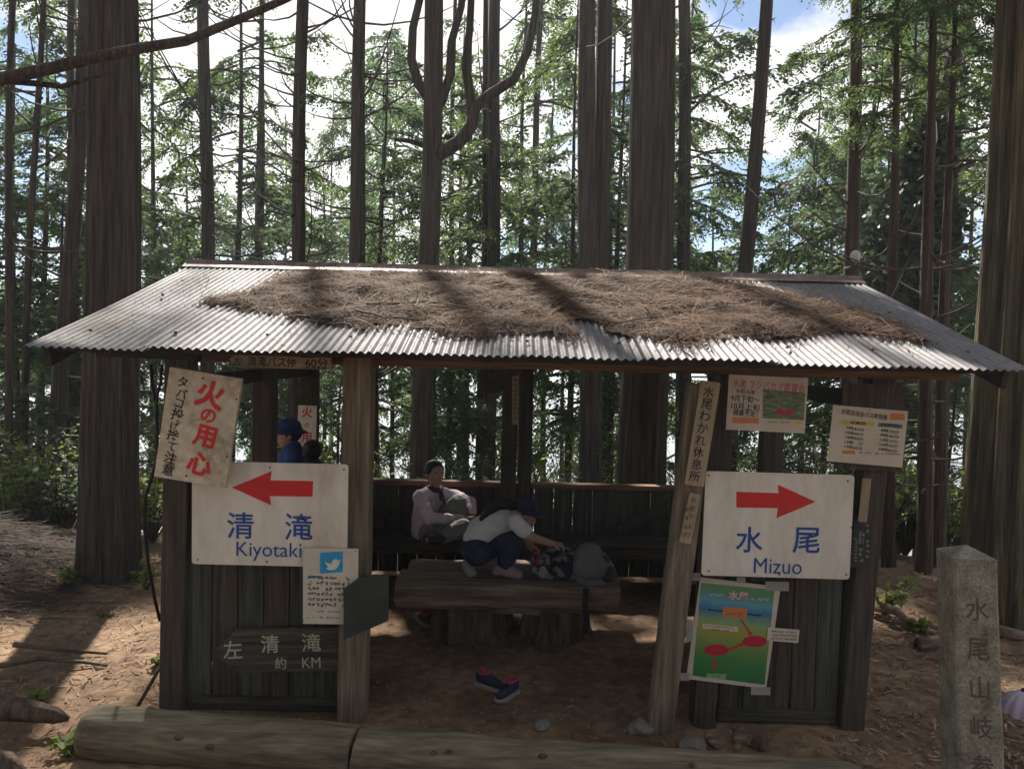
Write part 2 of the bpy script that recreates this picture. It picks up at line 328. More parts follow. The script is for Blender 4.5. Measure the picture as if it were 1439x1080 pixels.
# brush mound on the left
n = 5200; X = rng.normal(-5.35, .62, n); Y = rng.normal(7.1, .65, n); Z = gz(X, Y) + rng.uniform(0, .16, n) * np.exp(-((X + 5.35) ** 2 + (Y - 7.1) ** 2) / 1.4); th = rng.normal(.1, .7, n)
D = np.stack([np.cos(th), np.sin(th) * .6, rng.normal(0, .12, n)], -1); N = np.tile([[.0, -.25, .97]], (n, 1))
tag(strips('brush_pile', np.stack([X, Y, Z], -1), D, N, rng.uniform(.08, .42, n), rng.uniform(.003, .011, n), pmat('grey_brush', [(.016, .010, .006), (.036, .022, .014), (.07, .044, .028)], 3, rough=.9, bump=0, island=True, fine=0, vary=False), .15), 'dark heap of cut branches and brush beside the massive left cedar', 'brush pile', kind='stuff')

# ---------------------------------------------------------------- the shelter
EY, EZ, RY, RZ = 4.0, 2.20, 6.05, 2.83
BY = 8.1; XL, XR = -2.545, 2.69
sh = empty('rest_shelter', (0.05, 6.0, 0), 'open timber rest shelter under a litter-strewn corrugated tin roof', 'shelter')
def beam(name, p0, p1, wd, ht, mat, parent=sh, up=(0, 0, 1), **k):
    return MB().beam(p0, p1, wd, ht, up, **k).build(name, mat, parent)
# posts (x, y, width, depth, top, material)
FY, MY, BKY = 4.62, 6.05, 7.5
FU = (0, 1, 0)
post = lambda x, y, wd, dp, top, m, lean=0: beam('post', (x, y, -.12), (x + lean, y, top), wd, dp, m, up=FU, n=6)
lc = P(247, 830, FY).x; li = P(500, 770, 4.56).x; rc = P(1199, 840, FY).x; ri = P(1012, 600, FY).x
roofz = lambda y: EZ + (RZ - EZ) * (1 - abs(y - RY) / (RY - EY))
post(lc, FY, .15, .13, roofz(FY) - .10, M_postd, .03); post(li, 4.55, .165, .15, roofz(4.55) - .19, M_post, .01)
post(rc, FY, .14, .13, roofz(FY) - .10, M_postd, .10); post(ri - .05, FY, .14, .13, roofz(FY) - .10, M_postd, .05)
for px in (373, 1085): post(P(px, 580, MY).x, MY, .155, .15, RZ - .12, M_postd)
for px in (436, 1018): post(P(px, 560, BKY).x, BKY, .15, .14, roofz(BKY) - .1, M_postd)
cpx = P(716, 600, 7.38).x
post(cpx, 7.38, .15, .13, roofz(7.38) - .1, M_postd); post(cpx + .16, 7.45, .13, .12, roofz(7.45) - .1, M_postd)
# roof frame: purlins
fr = MB()
beam('rear_beam', (XL + .06, BKY, roofz(BKY) - .14), (XR - .06, BKY, roofz(BKY) - .14), .10, .12, M_rafter, n=10)
fr.beam((XL + .04, RY, RZ - .10), (XR - .04, RY, RZ - .10), .11, .13, n=10)
rf = fr.build('roof_frame', M_rafter, sh)
pur0 = P(150, 505, 4.6).x; pur1 = P(1342, 530, 4.6).x
z0 = roofz(FY) - .155
beam('eave_beam', (P(292, 505, FY).x, FY - .045, z0 - .04), (pur1, FY - .045, z0 - .04), .08, .125, M_beam, n=14)
beam('eave_beam', (pur0, FY - .10, z0 - .02), (P(290, 505, FY).x, FY - .10, z0 - .03), .08, .13, M_rafter, n=4)
beam('roof_batten', (XL + .02, EY + .16, roofz(EY + .16) - .045), (XR - .02, EY + .16, roofz(EY + .16) - .045), .06, .045, M_rafter, rf, n=12)
for px in (150, 300, 440, 552, 686, 797, 924, 1050, 1190, 1330):
    x = P(px, 515, 4.5).x; y0 = 4.36
    beam('rafter', (x, y0, roofz(y0) - .095), (x + .02, RY, RZ - .06), .075, .085, M_rafter, rf)
    beam('rafter', (x + .02, RY + .02, RZ - .06), (x, BY - .15, roofz(BY - .15) - .085), .075, .085, M_rafter, rf)
for x in (XL + .05, XR - .05):
    beam('barge_board', (x, EY + .12, roofz(EY + .12) - .085), (x, RY, RZ - .085), .03, .11, M_rafter, rf)
    beam('barge_board', (x, RY + .01, RZ - .085), (x, BY - .1, roofz(BY - .1) - .085), .03, .11, M_rafter, rf)
    for yy in (FY, BKY): pass
for x in (-2.0, 2.1): beam('tie_beam', (x, FY + .07, 2.0), (x, BKY - .07, 2.0), .09, .1, M_rafter)
# corrugated sheets
def tin_sheet(x0, x1, ya, za, yb, zb, off, seed):
    pitch, amp, sg = .0445, .0068, 8
    nw = int(round((x1 - x0) / pitch * sg)); rows = 9
    X = np.linspace(x0, x1, nw + 1); T = np.linspace(0, 1, rows)
    Xg, Tg = np.meshgrid(X, T)
    wob = .004 * np.sin(Xg * 5 + seed) * np.sin(Tg * 7 + seed * 2) + .006 * np.sin(Xg * 2.1 + seed * 3 + Tg * 2)
    nrm = np.array([0, -(zb - za), (yb - ya)]); nrm = nrm / np.linalg.norm(nrm) * (1 if yb > ya else -1)
    hgt = off + amp * np.sin(2 * np.pi * Xg / pitch) + wob
    Y = ya + (yb - ya) * Tg; Z = za + (zb - za) * Tg
    rl = .016 * np.sin(seed * 5.3)
    Y = Y + (1 - Tg) * rl * (1 if yb > ya else -1); Z = Z + (1 - Tg) * rl * .3
    V = np.stack([Xg, Y + nrm[1] * hgt, Z + nrm[2] * hgt], -1).reshape(-1, 3)
    i = (np.arange(rows - 1)[:, None] * (nw + 1) + np.arange(nw)[None]).ravel()
    F = np.stack([i, i + 1, i + nw + 2, i + nw + 1], -1)
    return link('roof_sheet', np_mesh('roof_sheet', V, F, M_tin, True), rf, True)
NS = 8; sw = (XR - XL) / NS
for i in range(NS):
    xa = XL + i * sw - (.045 if i else 0); xb = XL + (i + 1) * sw
    tin_sheet(xa, xb, EY, EZ, RY, RZ, .012 + .004 * (i % 2), i + 1); tin_sheet(xa, xb, BY, EZ, RY, RZ, .012 + .004 * (i % 2), i + 20)
sl = (RZ - EZ) / (RY - EY)
capv = MB()
for i in range(13):
    x = XL - .02 + (XR - XL + .04) * i / 12; dz = random.uniform(-.003, .003)
    capv.v += [(x, RY - .10, RZ - .10 * sl + .030 + dz), (x, RY - .02, RZ + .040 + dz), (x, RY - .018, RZ + .062 + dz), (x, RY + .018, RZ + .062 + dz), (x, RY + .02, RZ + .040 + dz), (x, RY + .10, RZ - .10 * sl + .030 + dz)]
for i in range(12):
    for k in range(5): capv.f.append((i * 6 + k, i * 6 + 6 + k, i * 6 + 7 + k, i * 6 + k + 1))
capv.build('ridge_cap', M_cap, rf)
# roofing screws, each with its washer, along two battens
scr = MB().ball((0, 0, .006), .011, (1, 1, .7), nu=8, nv=5)
sme = None
for yy in (4.22, 5.05):
    for i in range(11):
        o = scr.build('roofing_screw', M_screw, rf, True) if sme is None else link('roofing_screw', sme, rf, True)
        sme = o.data; o.location = (XL + .22 + i * .48 + random.uniform(-.04, .04), yy, roofz(yy) + .026)
# front panels: sill + vertical boards
def front_panel(x0, x1, ztop, nb, zb=.06):
    p = MB().beam((x0, FY + .02, zb), (x1, FY + .02, zb), .07, .10, n=5).build('wall_sill', M_boardh, sh)
    MB().beam((x0, FY + .03, ztop - .05), (x1, FY + .03, ztop - .05), .05, .08, n=4).build('wall_rail', M_boardh, p)
    w_ = (x1 - x0) / nb
    for i in range(nb):
        a = x0 + w_ * (i + .5) + random.uniform(-.006, .006); hh = ztop + random.uniform(-.015, .015)
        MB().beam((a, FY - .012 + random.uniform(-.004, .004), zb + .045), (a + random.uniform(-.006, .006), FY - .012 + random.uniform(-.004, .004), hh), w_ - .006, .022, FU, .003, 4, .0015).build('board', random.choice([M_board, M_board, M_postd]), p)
front_panel(lc + .07, li - .09, 1.42, 6)
front_panel(ri + .045, rc - .075, 1.42, 5)
# rear wall
rx0, rx1 = P(436, 560, BKY).x - .07, P(1018, 560, BKY).x + .07
RAILZ = P(720, 681, 7.45).z
cap = beam('rear_rail', (rx0, BKY - .03, RAILZ), (rx1, BKY - .03, RAILZ), .12, .05, M_beam, n=14)
nb = 22; w_ = (rx1 - rx0) / nb
for i in range(nb):
    a = rx0 + w_ * (i + .5)
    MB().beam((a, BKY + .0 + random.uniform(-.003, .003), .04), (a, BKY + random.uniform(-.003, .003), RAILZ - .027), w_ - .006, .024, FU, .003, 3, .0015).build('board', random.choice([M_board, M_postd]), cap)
# side walls, low
for x in (-2.04, 2.10):
    s = beam('side_rail', (x, FY + .1, RAILZ), (x, BKY - .1, RAILZ), .10, .05, M_boardh, n=6)
    for i in range(14):
        y = FY + .2 + i * .195
        MB().beam((x, y, .04), (x, y, RAILZ - .027), .022, .188, FU, .003, 3, .0015).build('board', M_board, s)
# rear bench: two seat planks, front apron, legs
for k, (ya, yb) in enumerate(((7.06, 7.24), (7.25, 7.43))):
    beam('bench_plank', (rx0 + .1, (ya + yb) / 2, .445), (rx1 - .1, (ya + yb) / 2, .445), yb - ya, .04, M_boardh, n=10)
beam('bench_apron', (rx0 + .1, 7.085, .375), (rx1 - .1, 7.085, .375), .03, .095, M_boardh, n=8)
for x in (-1.6, -.6, .5, 1.5): beam('bench_leg', (x, 7.13, -.02), (x, 7.13, .42), .07, .06, M_postd, up=FU)
for (a, b, c, d) in ((838, 757, 948, 710), (575, 750, 525, 716)):
    beam('brace', P(a, b, 7.40), P(c, d, 7.40), .03, .10, M_postd, up=(0, 0, 1))

# ---------------------------------------------------------------- litter on the roof
poly = [(283, 425), (330, 412), (382, 406), (368, 396), (402, 386), (560, 381), (800, 387), (1000, 394), (1090, 407), (1180, 432), (1262, 458), (1312, 482), (1240, 476), (1180, 468), (1100, 480), (1010, 474), (962, 492), (900, 476), (862, 470),
        (832, 452), (800, 452), (806, 470), (836, 492), (780, 476), (735, 468), (690, 477), (620, 468), (560, 456), (500, 462), (470, 458), (430, 458), (400, 442), (330, 434)]
rp0 = Vector((0, EY, EZ + .02)); rn = Vector((0, -(RZ - EZ), RY - EY)).normalized()
PW = [PP(a, b, rp0, rn) for a, b in poly]; PU = np.array([(p.x, p.y) for p in PW])
PU[:, 1] = np.minimum(PU[:, 1], RY - .09)
def inside(x, y):
    x = x + .05 * np.sin(y * 23 + x * 9) + .03 * np.sin(x * 37 + y * 11); y = y + .05 * np.sin(x * 19) * np.cos(y * 13) + .03 * np.sin(x * 43 + 2)
    c = np.zeros(len(x), bool); n = len(PU)
    for i in range(n):
        x1, y1 = PU[i]; x2, y2 = PU[(i + 1) % n]
        hit = ((y1 > y) != (y2 > y)) & (x < (x2 - x1) * (y - y1) / (y2 - y1 + 1e-12) + x1); c ^= hit
    return c
def edge_dist(x, y):
    d = np.full(len(x), 9.0); n = len(PU)
    for i in range(n):
        a = PU[i]; b = PU[(i + 1) % n]; ab = b - a; t = np.clip(((x - a[0]) * ab[0] + (y - a[1]) * ab[1]) / (ab @ ab + 1e-9), 0, 1)
        d = np.minimum(d, np.hypot(x - a[0] - t * ab[0], y - a[1] - t * ab[1]))
    return d
def mound_h(x, y):
    e = edge_dist(x, y); lump = .5 + .5 * np.sin(x * 5.1 + np.sin(y * 6) * 1.5) * np.sin(y * 7.3 + np.sin(x * 4.2)); lump2 = .5 + .5 * np.sin(x * 13 + y * 4) * np.sin(y * 15 - x * 5)
    return np.clip(e / .16, 0, 1) ** .7 * (-.010 + .036 * lump + .026 * lump2)
stp = .03; mgx, mgy = np.meshgrid(np.arange(PU[:, 0].min(), PU[:, 0].max(), stp), np.arange(PU[:, 1].min(), PU[:, 1].max(), stp))
fx, fy = mgx.ravel(), mgy.ravel(); ins = inside(fx, fy); hh = np.where(ins, mound_h(fx, fy), 0)
rzv = lambda y: EZ + (y - EY) * sl
V = np.stack([fx, fy - rn.z * 0, rzv(fy) + .022 + hh], -1); rows, cols = mgx.shape
i = (np.arange(rows - 1)[:, None] * cols + np.arange(cols - 1)[None]).ravel(); F = np.stack([i, i + 1, i + cols + 1, i + cols], -1)
F = F[ins[F].all(1)]
lit = tag(link('needle_litter', np_mesh('needle_litter', V, F, M_mound, True)), 'thick mat of dry brown needles and twigs lying on the tin roof', 'leaf litter', kind='stuff')
n = 60000; X = rng.uniform(PU[:, 0].min() - .05, PU[:, 0].max() + .05, n); Y = rng.uniform(PU[:, 1].min() - .03, RY - .08, n)
X = X + rng.normal(0, .03, n); Yj = Y + rng.normal(0, .03, n); k = inside(X, Yj); X, Y = X[k], Y[k]; n = len(X)
pt_ = np.sin(X * 7.3 + 1.2 * np.sin(Y * 9)) * np.sin(Y * 11.1 + X * 3.1) + .6 * np.sin(X * 17 + Y * 13); k = (rng.random(n) < np.clip(.75 + .45 * pt_, .12, 1)) & (Y + rng.normal(0, .02, n) < RY - .07); X, Y = X[k], Y[k]; n = len(X)
H = np.where(inside(X, Y), mound_h(X, Y), 0) + rng.uniform(.002, .022, n)
th = rng.normal(0, 1.1, n); D = np.stack([np.cos(th), np.sin(th), sl * np.sin(th) + rng.normal(0, .22, n)], -1); N = np.tile([[0, rn.y, rn.z]], (n, 1))
lo = strips('needle', np.stack([X, Y, rzv(Y) + .022 + H], -1), D, N, rng.uniform(.25, 1, n) ** 1.6 * .085, rng.uniform(.0010, .0030, n), M_litter, .5, lit); lo['kind'] = 'stuff'
n2 = 1500; kk_ = rng.choice(n, n2, replace=False); th = rng.normal(0, .9, n2); D2 = np.stack([np.cos(th), np.sin(th), sl * np.sin(th) + rng.normal(0, .2, n2)], -1)
lo = strips('twig', np.stack([X[kk_], Y[kk_], rzv(Y[kk_]) + .03 + H[kk_]], -1), D2, N[:n2], rng.uniform(.06, .17, n2), rng.uniform(.003, .006, n2), M_litter, .3, lit); lo['kind'] = 'stuff'
X2 = rng.uniform(XL + .1, XR - .2, 1400); Y2 = rng.uniform(EY + .05, RY - .1, 1400); th = rng.uniform(0, 6.28, 1400); D2 = np.stack([np.cos(th), np.sin(th), sl * np.sin(th)], -1)
lo = strips('loose_needle', np.stack([X2, Y2, rzv(Y2) + .026], -1), D2, np.tile([[0, rn.y, rn.z]], (1400, 1)), rng.uniform(.01, .035, 1400), rng.uniform(.0012, .004, 1400), M_litter, .3, lit); lo['kind'] = 'stuff'
for (pts, r) in (([(500, 448), (540, 458), (600, 462)], .008), ([(515, 440), (600, 436), (650, 443), (690, 452)], .009), ([(820, 458), (870, 466), (935, 455)], .008), ([(1060, 420), (1100, 438), (1150, 452)], .007), ([(920, 400), (960, 412), (1010, 418)], .007)):
    q = [PP(a, b, rp0, rn) + rn * .055 for a, b in pts]
    pts2 = []
    for a, b in zip(q[:-1], q[1:]):
        for t in (0, .33, .66): pts2.append(a.lerp(b, t) + rn * random.uniform(-.006, .006))
    tag(MB().tube(pts2 + [q[-1]], list(np.linspace(r, r * .5, len(pts2) + 1)), 6).build('fallen_branch', M_log, None, True), 'bare pale stick fallen on the needle litter of the roof', 'branch', 'sticks fallen on the roof')

# ---------------------------------------------------------------- sign boards
class Board:
    def __init__(s, name, label, cat, corners, Y, thick, mat, poly=None, rnd=0.0, panel='panel', group=None):
        s.Y, s.th = Y, thick; c = [P(a, b, Y) for a, b in corners]
        s.o = sum(c, Vector()) / 4; s.x = ((c[1] - c[0]) + (c[2] - c[3])).normalized(); s.n = Vector((0, -1, 0)); s.z = s.n.cross(s.x) * -1
        s.z = s.x.cross(Vector((0, 1, 0))).normalized()
        if s.z.z < 0: s.z = -s.z
        s.w = ((c[1] - c[0]).length + (c[2] - c[3]).length) / 2; s.h = ((c[0] - c[3]).length + (c[1] - c[2]).length) / 2
        s.root = empty(name, s.o, label, cat, group)
        s.root.rotation_euler = Matrix((s.x, Vector((0, 1, 0)), s.z)).transposed().to_euler()
        if poly: pts = [s.uv(a, b) for a, b in poly]
        else:
            a, b, r = s.w / 2, s.h / 2, rnd; pts = []
            for cx, cz, t0 in ((a - r, b - r, 0), (-a + r, b - r, 90), (-a + r, -b + r, 180), (a - r, -b + r, 270)):
                for t in ((0, 30, 60, 90) if r else (0,)): pts.append((cx + r * math.cos(rad(t0 + t)), cz + r * math.sin(rad(t0 + t))))
        s.prism(panel, pts, -thick, 0, mat)
    def uv(s, px, py):
        d = P(px, py, s.Y) - s.o; return (d.dot(s.x), d.dot(s.z))
    def prism(s, name, pts, y0, y1, mat):
        n = len(pts); m = MB()
        m.v = [(u, y0, v) for u, v in pts] + [(u, y1, v) for u, v in pts]
        m.f = [tuple(range(n)), tuple(range(2 * n - 1, n - 1, -1))] + [(i, i + n, (i + 1) % n + n, (i + 1) % n) for i in range(n)]
        o = m.build(name, mat, s.root, world=False); bm = bmesh.new(); bm.from_mesh(o.data); bmesh.ops.recalc_face_normals(bm, faces=bm.faces); bm.to_mesh(o.data); bm.free(); return o
    def shape(s, name, pxs, mat, layer=1):
        return s.prism(name, [s.uv(a, b) for a, b in pxs], -s.th - .0014 * layer, -s.th - .0014 * layer + .001, mat)
    def rect(s, name, x0, y0, x1, y1, mat, layer=1): return s.shape(name, [(x0, y0), (x1, y0 + (x1 - x0) * .02), (x1, y1 + (x1 - x0) * .02), (x0, y1)], mat, layer)
    def ell(s, name, cx, cy, rx, ry, mat, layer=1): return s.shape(name, [(cx + rx * math.cos(t), cy + ry * math.sin(t)) for t in np.linspace(0, 6.283, 21)[:-1]], mat, layer)
    def text(s, st, px, py, hpx, mat, bold=0.0, layer=2, sx=1.0, wpx=None, name='lettering', rot=0.0):
        cu = bpy.data.curves.new('t', 'FONT'); cu.body = st; cu.resolution_u = 3; cu.offset = bold
        o = bpy.data.objects.new('t', cu); COL.objects.link(o)
        me = bpy.data.meshes.new_from_object(o.evaluated_get(bpy.context.evaluated_depsgraph_get())); bpy.data.objects.remove(o)
        v = np.array([q.co[:] for q in me.vertices]); mn, mx_ = v.min(0), v.max(0); u0, v0 = s.uv(px, py)
        k = hpx * s.Y / FPX / max(1e-6, (mx_[1] - mn[1])); kx = k * sx
        if wpx: kx = wpx * s.Y / FPX / (mx_[0] - mn[0])
        ca, sa = math.cos(rot), math.sin(rot); y = -s.th - .0014 * layer
        for q in me.vertices:
            a, b = (q.co.x - (mn[0] + mx_[0]) / 2) * kx, (q.co.y - (mn[1] + mx_[1]) / 2) * k
            q.co = (u0 + a * ca - b * sa, y, v0 + a * sa + b * ca)
        me.materials.clear(); me.materials.append(mat); me.name = name
        return link(name, me, s.root)
    def column(s, st, p0, p1, hpx, mat, bold=0.0, wpx=None, sizes=None):
        n = len(st)
        for i, ch in enumerate(st):
            t = i / max(1, n - 1); s.text(ch, p0[0] + (p1[0] - p0[0]) * t, p0[1] + (p1[1] - p0[1]) * t, sizes[i] if sizes else hpx, mat, bold, wpx=wpx)
    def scribble(s, x0, y0, x1, y1, rows, cols, mat, seed=1, slope=.02):
        r = random.Random(seed); m = MB(); y = -s.th - .0028
        cw, chh = (x1 - x0) / cols, (y1 - y0) / rows
        for i in range(rows):
            for j in range(cols):
                if r.random() < .12: continue
                for _ in range(4):
                    cx = x0 + cw * (j + r.uniform(.15, .8)); cy = y0 + chh * (i + r.uniform(.1, .6)) + slope * (cx - x0)
                    if r.random() < .5: a, b = cw * .3, chh * .06
                    else: a, b = cw * .07, chh * .24
                    m.add([(q[0], y, q[1]) for q in (s.uv(cx - a, cy - b), s.uv(cx + a, cy - b), s.uv(cx + a, cy + b), s.uv(cx - a, cy + b))], [(3, 2, 1, 0)])
        return m.build('small_print', mat, s.root, world=False)
    def screws(s, pxs, r=.006):
        for a, b in pxs:
            u, v = s.uv(a, b); MB().ball((u, -s.th - .001, v), r, (1, .5, 1), nu=8, nv=5).build('screw', M_screw, s.root, True, False)

# left and right direction signs
b = Board('direction_sign', 'white enamel sign with red left arrow reading Kiyotaki in blue', 'sign', [(273, 647), (491, 652), (487, 796), (269, 791)], 4.42, .012, M_white, rnd=.018)
b.shape('arrow', [(327, 684), (383, 661), (381, 674), (441, 675), (440, 697), (380, 696), (382, 709)], M_red)
b.text('清', 339, 737, 38, M_blue, .012); b.text('滝', 421, 739, 38, M_blue, .012); b.text('Kiyotaki', 379, 774, 27, M_blue, .0, wpx=92)
b.screws([(281, 655), (279, 785), (376, 788), (380, 656), (484, 659)])
b = Board('direction_sign', 'white enamel sign with red right arrow reading Mizuo in blue', 'sign', [(988, 660), (1198, 668), (1194, 812), (988, 808)], 4.42, .012, M_white, rnd=.018)
b.shape('arrow', [(1034, 690), (1093, 692), (1092, 680), (1145, 704), (1090, 727), (1092, 713), (1034, 712)], M_red)
b.text('水', 1052, 757, 37, M_blue, .012); b.text('尾', 1132, 758, 37, M_blue, .012); b.text('Mizuo', 1092, 794, 22, M_blue, .0, wpx=68)
b.screws([(995, 801), (1188, 806), (1094, 806), (1190, 675), (995, 667), (1195, 740)])
# hanging fire warning board
b = Board('warning_board', 'tilted cream board with big red characters hanging from the eave', 'sign', [(245, 515), (344, 533), (318, 683), (217, 668)], 4.30, .03, M_cream)
for ch, x, y, hp in (('火', 299, 554, 40), ('の', 296, 583, 20), ('用', 291, 612, 32), ('心', 284, 650, 33)): b.text(ch, x, y, hp, M_red, .035, rot=-.12)
for ch, x, y, hp in (('タ', 260, 536, 15), ('バ', 259, 552, 14), ('コ', 255, 566, 12), ('投', 253, 582, 18), ('げ', 249, 597, 12), ('捨', 247, 610, 17), ('て', 245, 626, 12), ('注', 243, 642, 17), ('意', 240, 658, 17)): b.text(ch, x, y, hp, M_black, .015, rot=-.15)
b.screws([(288, 531), (265, 667), (335, 560), (322, 640)], .007)
for px, py, tx, ty in ((286, 530, 284, 505), (327, 534, 330, 512)):
    MB().tube([P(px, py, 4.27), P(tx, ty, 4.50)], [.003, .003], 6).build('hanger_wire', M_screw, b.root)
# arrow shaped bus stop board on the eave beam
b = Board('direction_board', 'tan arrow board pointing left on the eave beam, bus stop lettering', 'sign', [(325, 497), (466, 500), (466, 519), (325, 516)], 4.50, .014, M_oldwoodh, poly=[(323, 505), (332, 497), (466, 500), (466, 519), (336, 516)])
b.text('左', 336, 507, 11, M_black, .01); b.text('清滝バス停', 383, 508, 14, M_black, .01, wpx=68); b.text('60分', 446, 510, 14, M_black, .01, wpx=32); b.rect('underline', 425, 516, 460, 517.2, M_black, 2)
# leaning post with boards
lp = empty('signpost', P(925, 1022, 4.5), 'brown timber signpost leaning at the shelter entrance', 'post')
lp0 = P(924, 1030, 4.5); lp0.z = -.08
MB().beam(lp0, P(985, 540, 4.42), .145, .11, FU, n=7).build('post', M_post, lp)
b = Board('name_board', 'tan vertical board with black brushed rest place name on the leaning post', 'sign', [(983, 534), (1012, 537), (988, 684), (963, 679)], 4.355, .016, M_oldwood, rnd=.008)
b.column('水尾わかれ休息所', (995, 550), (975, 668), 15, M_black, .008, wpx=15)
b = Board('distance_board', 'small narrow tan board with faded ink below the rest place board', 'sign', [(968, 692), (984, 694), (970, 764), (955, 760)], 4.36, .012, M_oldwood, rnd=.004)
b.column('水尾下より', (974, 701), (966, 750), 8, M_ink); b.column('約40分', (966, 715), (960, 750), 7, M_ink)
# flower viewing poster
b = Board('event_poster', 'paper poster with pink heading and flower field photograph under the eave', 'poster', [(1024, 526), (1135, 531), (1131, 609), (1020, 603)], 4.50, .004, M_paper)
b.text('水尾 フジバカマ鑑賞会', 1080, 542, 13, M_pink, .01, wpx=102, rot=-.03)
for st, y, wpx, hp in (('令和元年', 550, 28, 7), ('9月下旬〜', 560, 40, 10), ('10月上旬', 571, 40, 10), ('開催予定！', 580, 34, 9)): b.text(st, 1047, y, hp, M_black, .01, wpx=wpx, rot=-.03)
M_field = pmat('field_print', [(.05, .06, .05), (.10, .13, .06), (.17, .20, .11), (.30, .30, .26)], 22, (1, 1, 2.6), .6, 0, fine=.3)
b.shape('photo', [(1072, 546), (1131, 552), (1129, 590), (1071, 587)], M_field)
b.ell('flower', 1096, 578, 6, 4, M_crim, 2); b.ell('flower', 1109, 579, 6, 4, M_crim, 2); b.rect('banner', 1029, 586, 1066, 594, M_orange, 1); b.rect('caption_mark', 1115, 592, 1128, 595, M_yellow, 1); b.scribble(1078, 591, 1112, 595, 1, 12, M_ink, 3)
# brown hanging board with timetable
b = Board('hanging_board', 'dark brown plank board hanging from the eave behind the timetable', 'board', [(1184, 538), (1272, 542), (1264, 662), (1174, 657)], 4.54, .022, M_postd)
b = Board('timetable', 'cream bus timetable in a clear sleeve pinned to the hanging board', 'timetable', [(1170, 568), (1275, 578), (1268, 656), (1163, 648)], 4.50, .004, M_paper)
b.text('水尾自治会バス時刻表', 1214, 582, 8, M_black, .012, wpx=66, rot=-.06); b.shape('bus_picture', [(1251, 580), (1270, 581), (1271, 590), (1250, 590)], M_orange)
b.shape('column_heading', [(1182, 590), (1228, 593), (1228, 598), (1182, 596)], M_yellow); b.text('水尾発', 1205, 594, 4.5, M_black, .01, wpx=22, layer=3)
b.shape('column_heading', [(1234, 593), (1268, 596), (1267, 602), (1233, 599)], M_green); b.text('JR保津峡駅発', 1250, 597.5, 4.5, M_black, .01, wpx=28, layer=3)
for i, (l, r_) in enumerate((('7時45分', '8時10分'), ('10時45分', '9時30分'), ('14時00分', '13時25分'), ('15時　分', '15時30分'), ('17時45分', '18時00分'))):
    b.text(l, 1201 - i * .6, 602 + i * 6.6, 5, M_black, .008, wpx=26, rot=-.05); b.text(r_, 1250 - i * .6, 605.5 + i * 6.6, 5, M_black, .008, wpx=26, rot=-.05)
b.shape('stamp', [(1183, 632), (1201, 633), (1201, 638), (1183, 637)], M_orange); b.scribble(1206, 634, 1264, 638, 1, 20, M_ink, 5, .04)
b.screws([(1222, 576), (1262, 614)], .004)
# small notice with a white bird on blue
b = Board('notice_sheet', 'wrinkled paper notice with a white bird on a blue square', 'notice', [(428, 770), (508, 770), (499, 877), (424, 875)], 4.385, .003, M_paper)
b.shape('blue_square', [(450, 776), (482, 774), (482, 803), (450, 805)], M_tblue)
bird = [(456, 785), (460, 790), (466, 792), (467, 788), (470, 785), (474, 785), (476, 787), (480, 785), (478, 788), (477, 792), (474, 797), (469, 800), (463, 800), (458, 798), (462, 796), (459, 794), (461, 793), (457, 791), (459, 790)]
b.shape('bird_mark', bird, M_white, 2); b.scribble(433, 808, 492, 853, 6, 10, M_ink, 8); b.rect('heading', 433, 808, 452, 811, M_tblue, 1); b.scribble(445, 857, 478, 860, 1, 12, M_ink, 9); b.scribble(432, 865, 478, 869, 1, 14, M_tblue, 10)
b.screws([(427, 871), (500, 774)], .004)
# dark pointed plate on the inner post
b = Board('pointer_plate', 'blank dark green plate with cut corners on the brown entrance post', 'plate', [(484, 808), (547, 808), (547, 890), (484, 890)], 4.36, .022, pmat('green_black_paint', [(.025, .028, .024), (.045, .05, .042)], 5, rough=.7, bump=.2, fine=.2), poly=[(484, 826), (507, 809), (547, 806), (546, 870), (484, 897)])
# carved distance board
b = Board('distance_board', 'dark pointed board with pale carved left-to-Kiyotaki lettering', 'sign', [(334, 883), (478, 879), (476, 940), (338, 942)], 4.52, .022, M_boardh, poly=[(300, 914), (334, 883), (478, 879), (476, 940), (338, 943)])
b.text('左', 329, 910, 26, M_chalk, .012, rot=.03); b.text('清', 381, 902, 26, M_chalk, .012); b.text('滝', 439, 900, 26, M_chalk, .012); b.text('約', 396, 929, 17, M_chalk, .006); b.text('KM', 439, 928, 15, M_chalk, .0, wpx=26)
b.screws([(474, 932), (470, 892)], .006)
# route map poster
b = Board('map_poster', 'laminated route map poster with red ovals taped below the Mizuo sign', 'poster', [(982, 811), (1095, 823), (1078, 968), (966, 952)], 4.535, .004, M_paper)
mg = bpy.data.materials.new('map_print'); mg.use_nodes = True; t = mg.node_tree; tcn = nd(t, 'ShaderNodeTexCoord'); sp = nd(t, 'ShaderNodeSeparateXYZ'); rpn = nd(t, 'ShaderNodeValToRGB'); nzn = nd(t, 'ShaderNodeTexNoise'); nzn.inputs['Scale'].default_value = 3.0
for k_, (ps_, c_) in enumerate(((0.0, (.015, .14, .05)), (.28, (.05, .20, .05)), (.46, (.18, .25, .06)), (.54, (.30, .28, .05)), (.66, (.22, .33, .12)), (.78, (.035, .15, .28)), (.88, (.10, .32, .40)), (1.0, (.10, .26, .12)))):
    e = rpn.color_ramp.elements
    if k_ >= 2: e.new(ps_)
for el, (ps_, c_) in zip(rpn.color_ramp.elements, ((0.0, (.015, .14, .05)), (.28, (.05, .20, .05)), (.46, (.18, .25, .06)), (.54, (.30, .28, .05)), (.66, (.22, .33, .12)), (.78, (.035, .15, .28)), (.88, (.10, .32, .40)), (1.0, (.10, .26, .12)))): el.position = ps_; el.color = lin(c_)
ad = nd(t, 'ShaderNodeMath', operation='MULTIPLY_ADD'); ad.inputs[1].default_value = .12
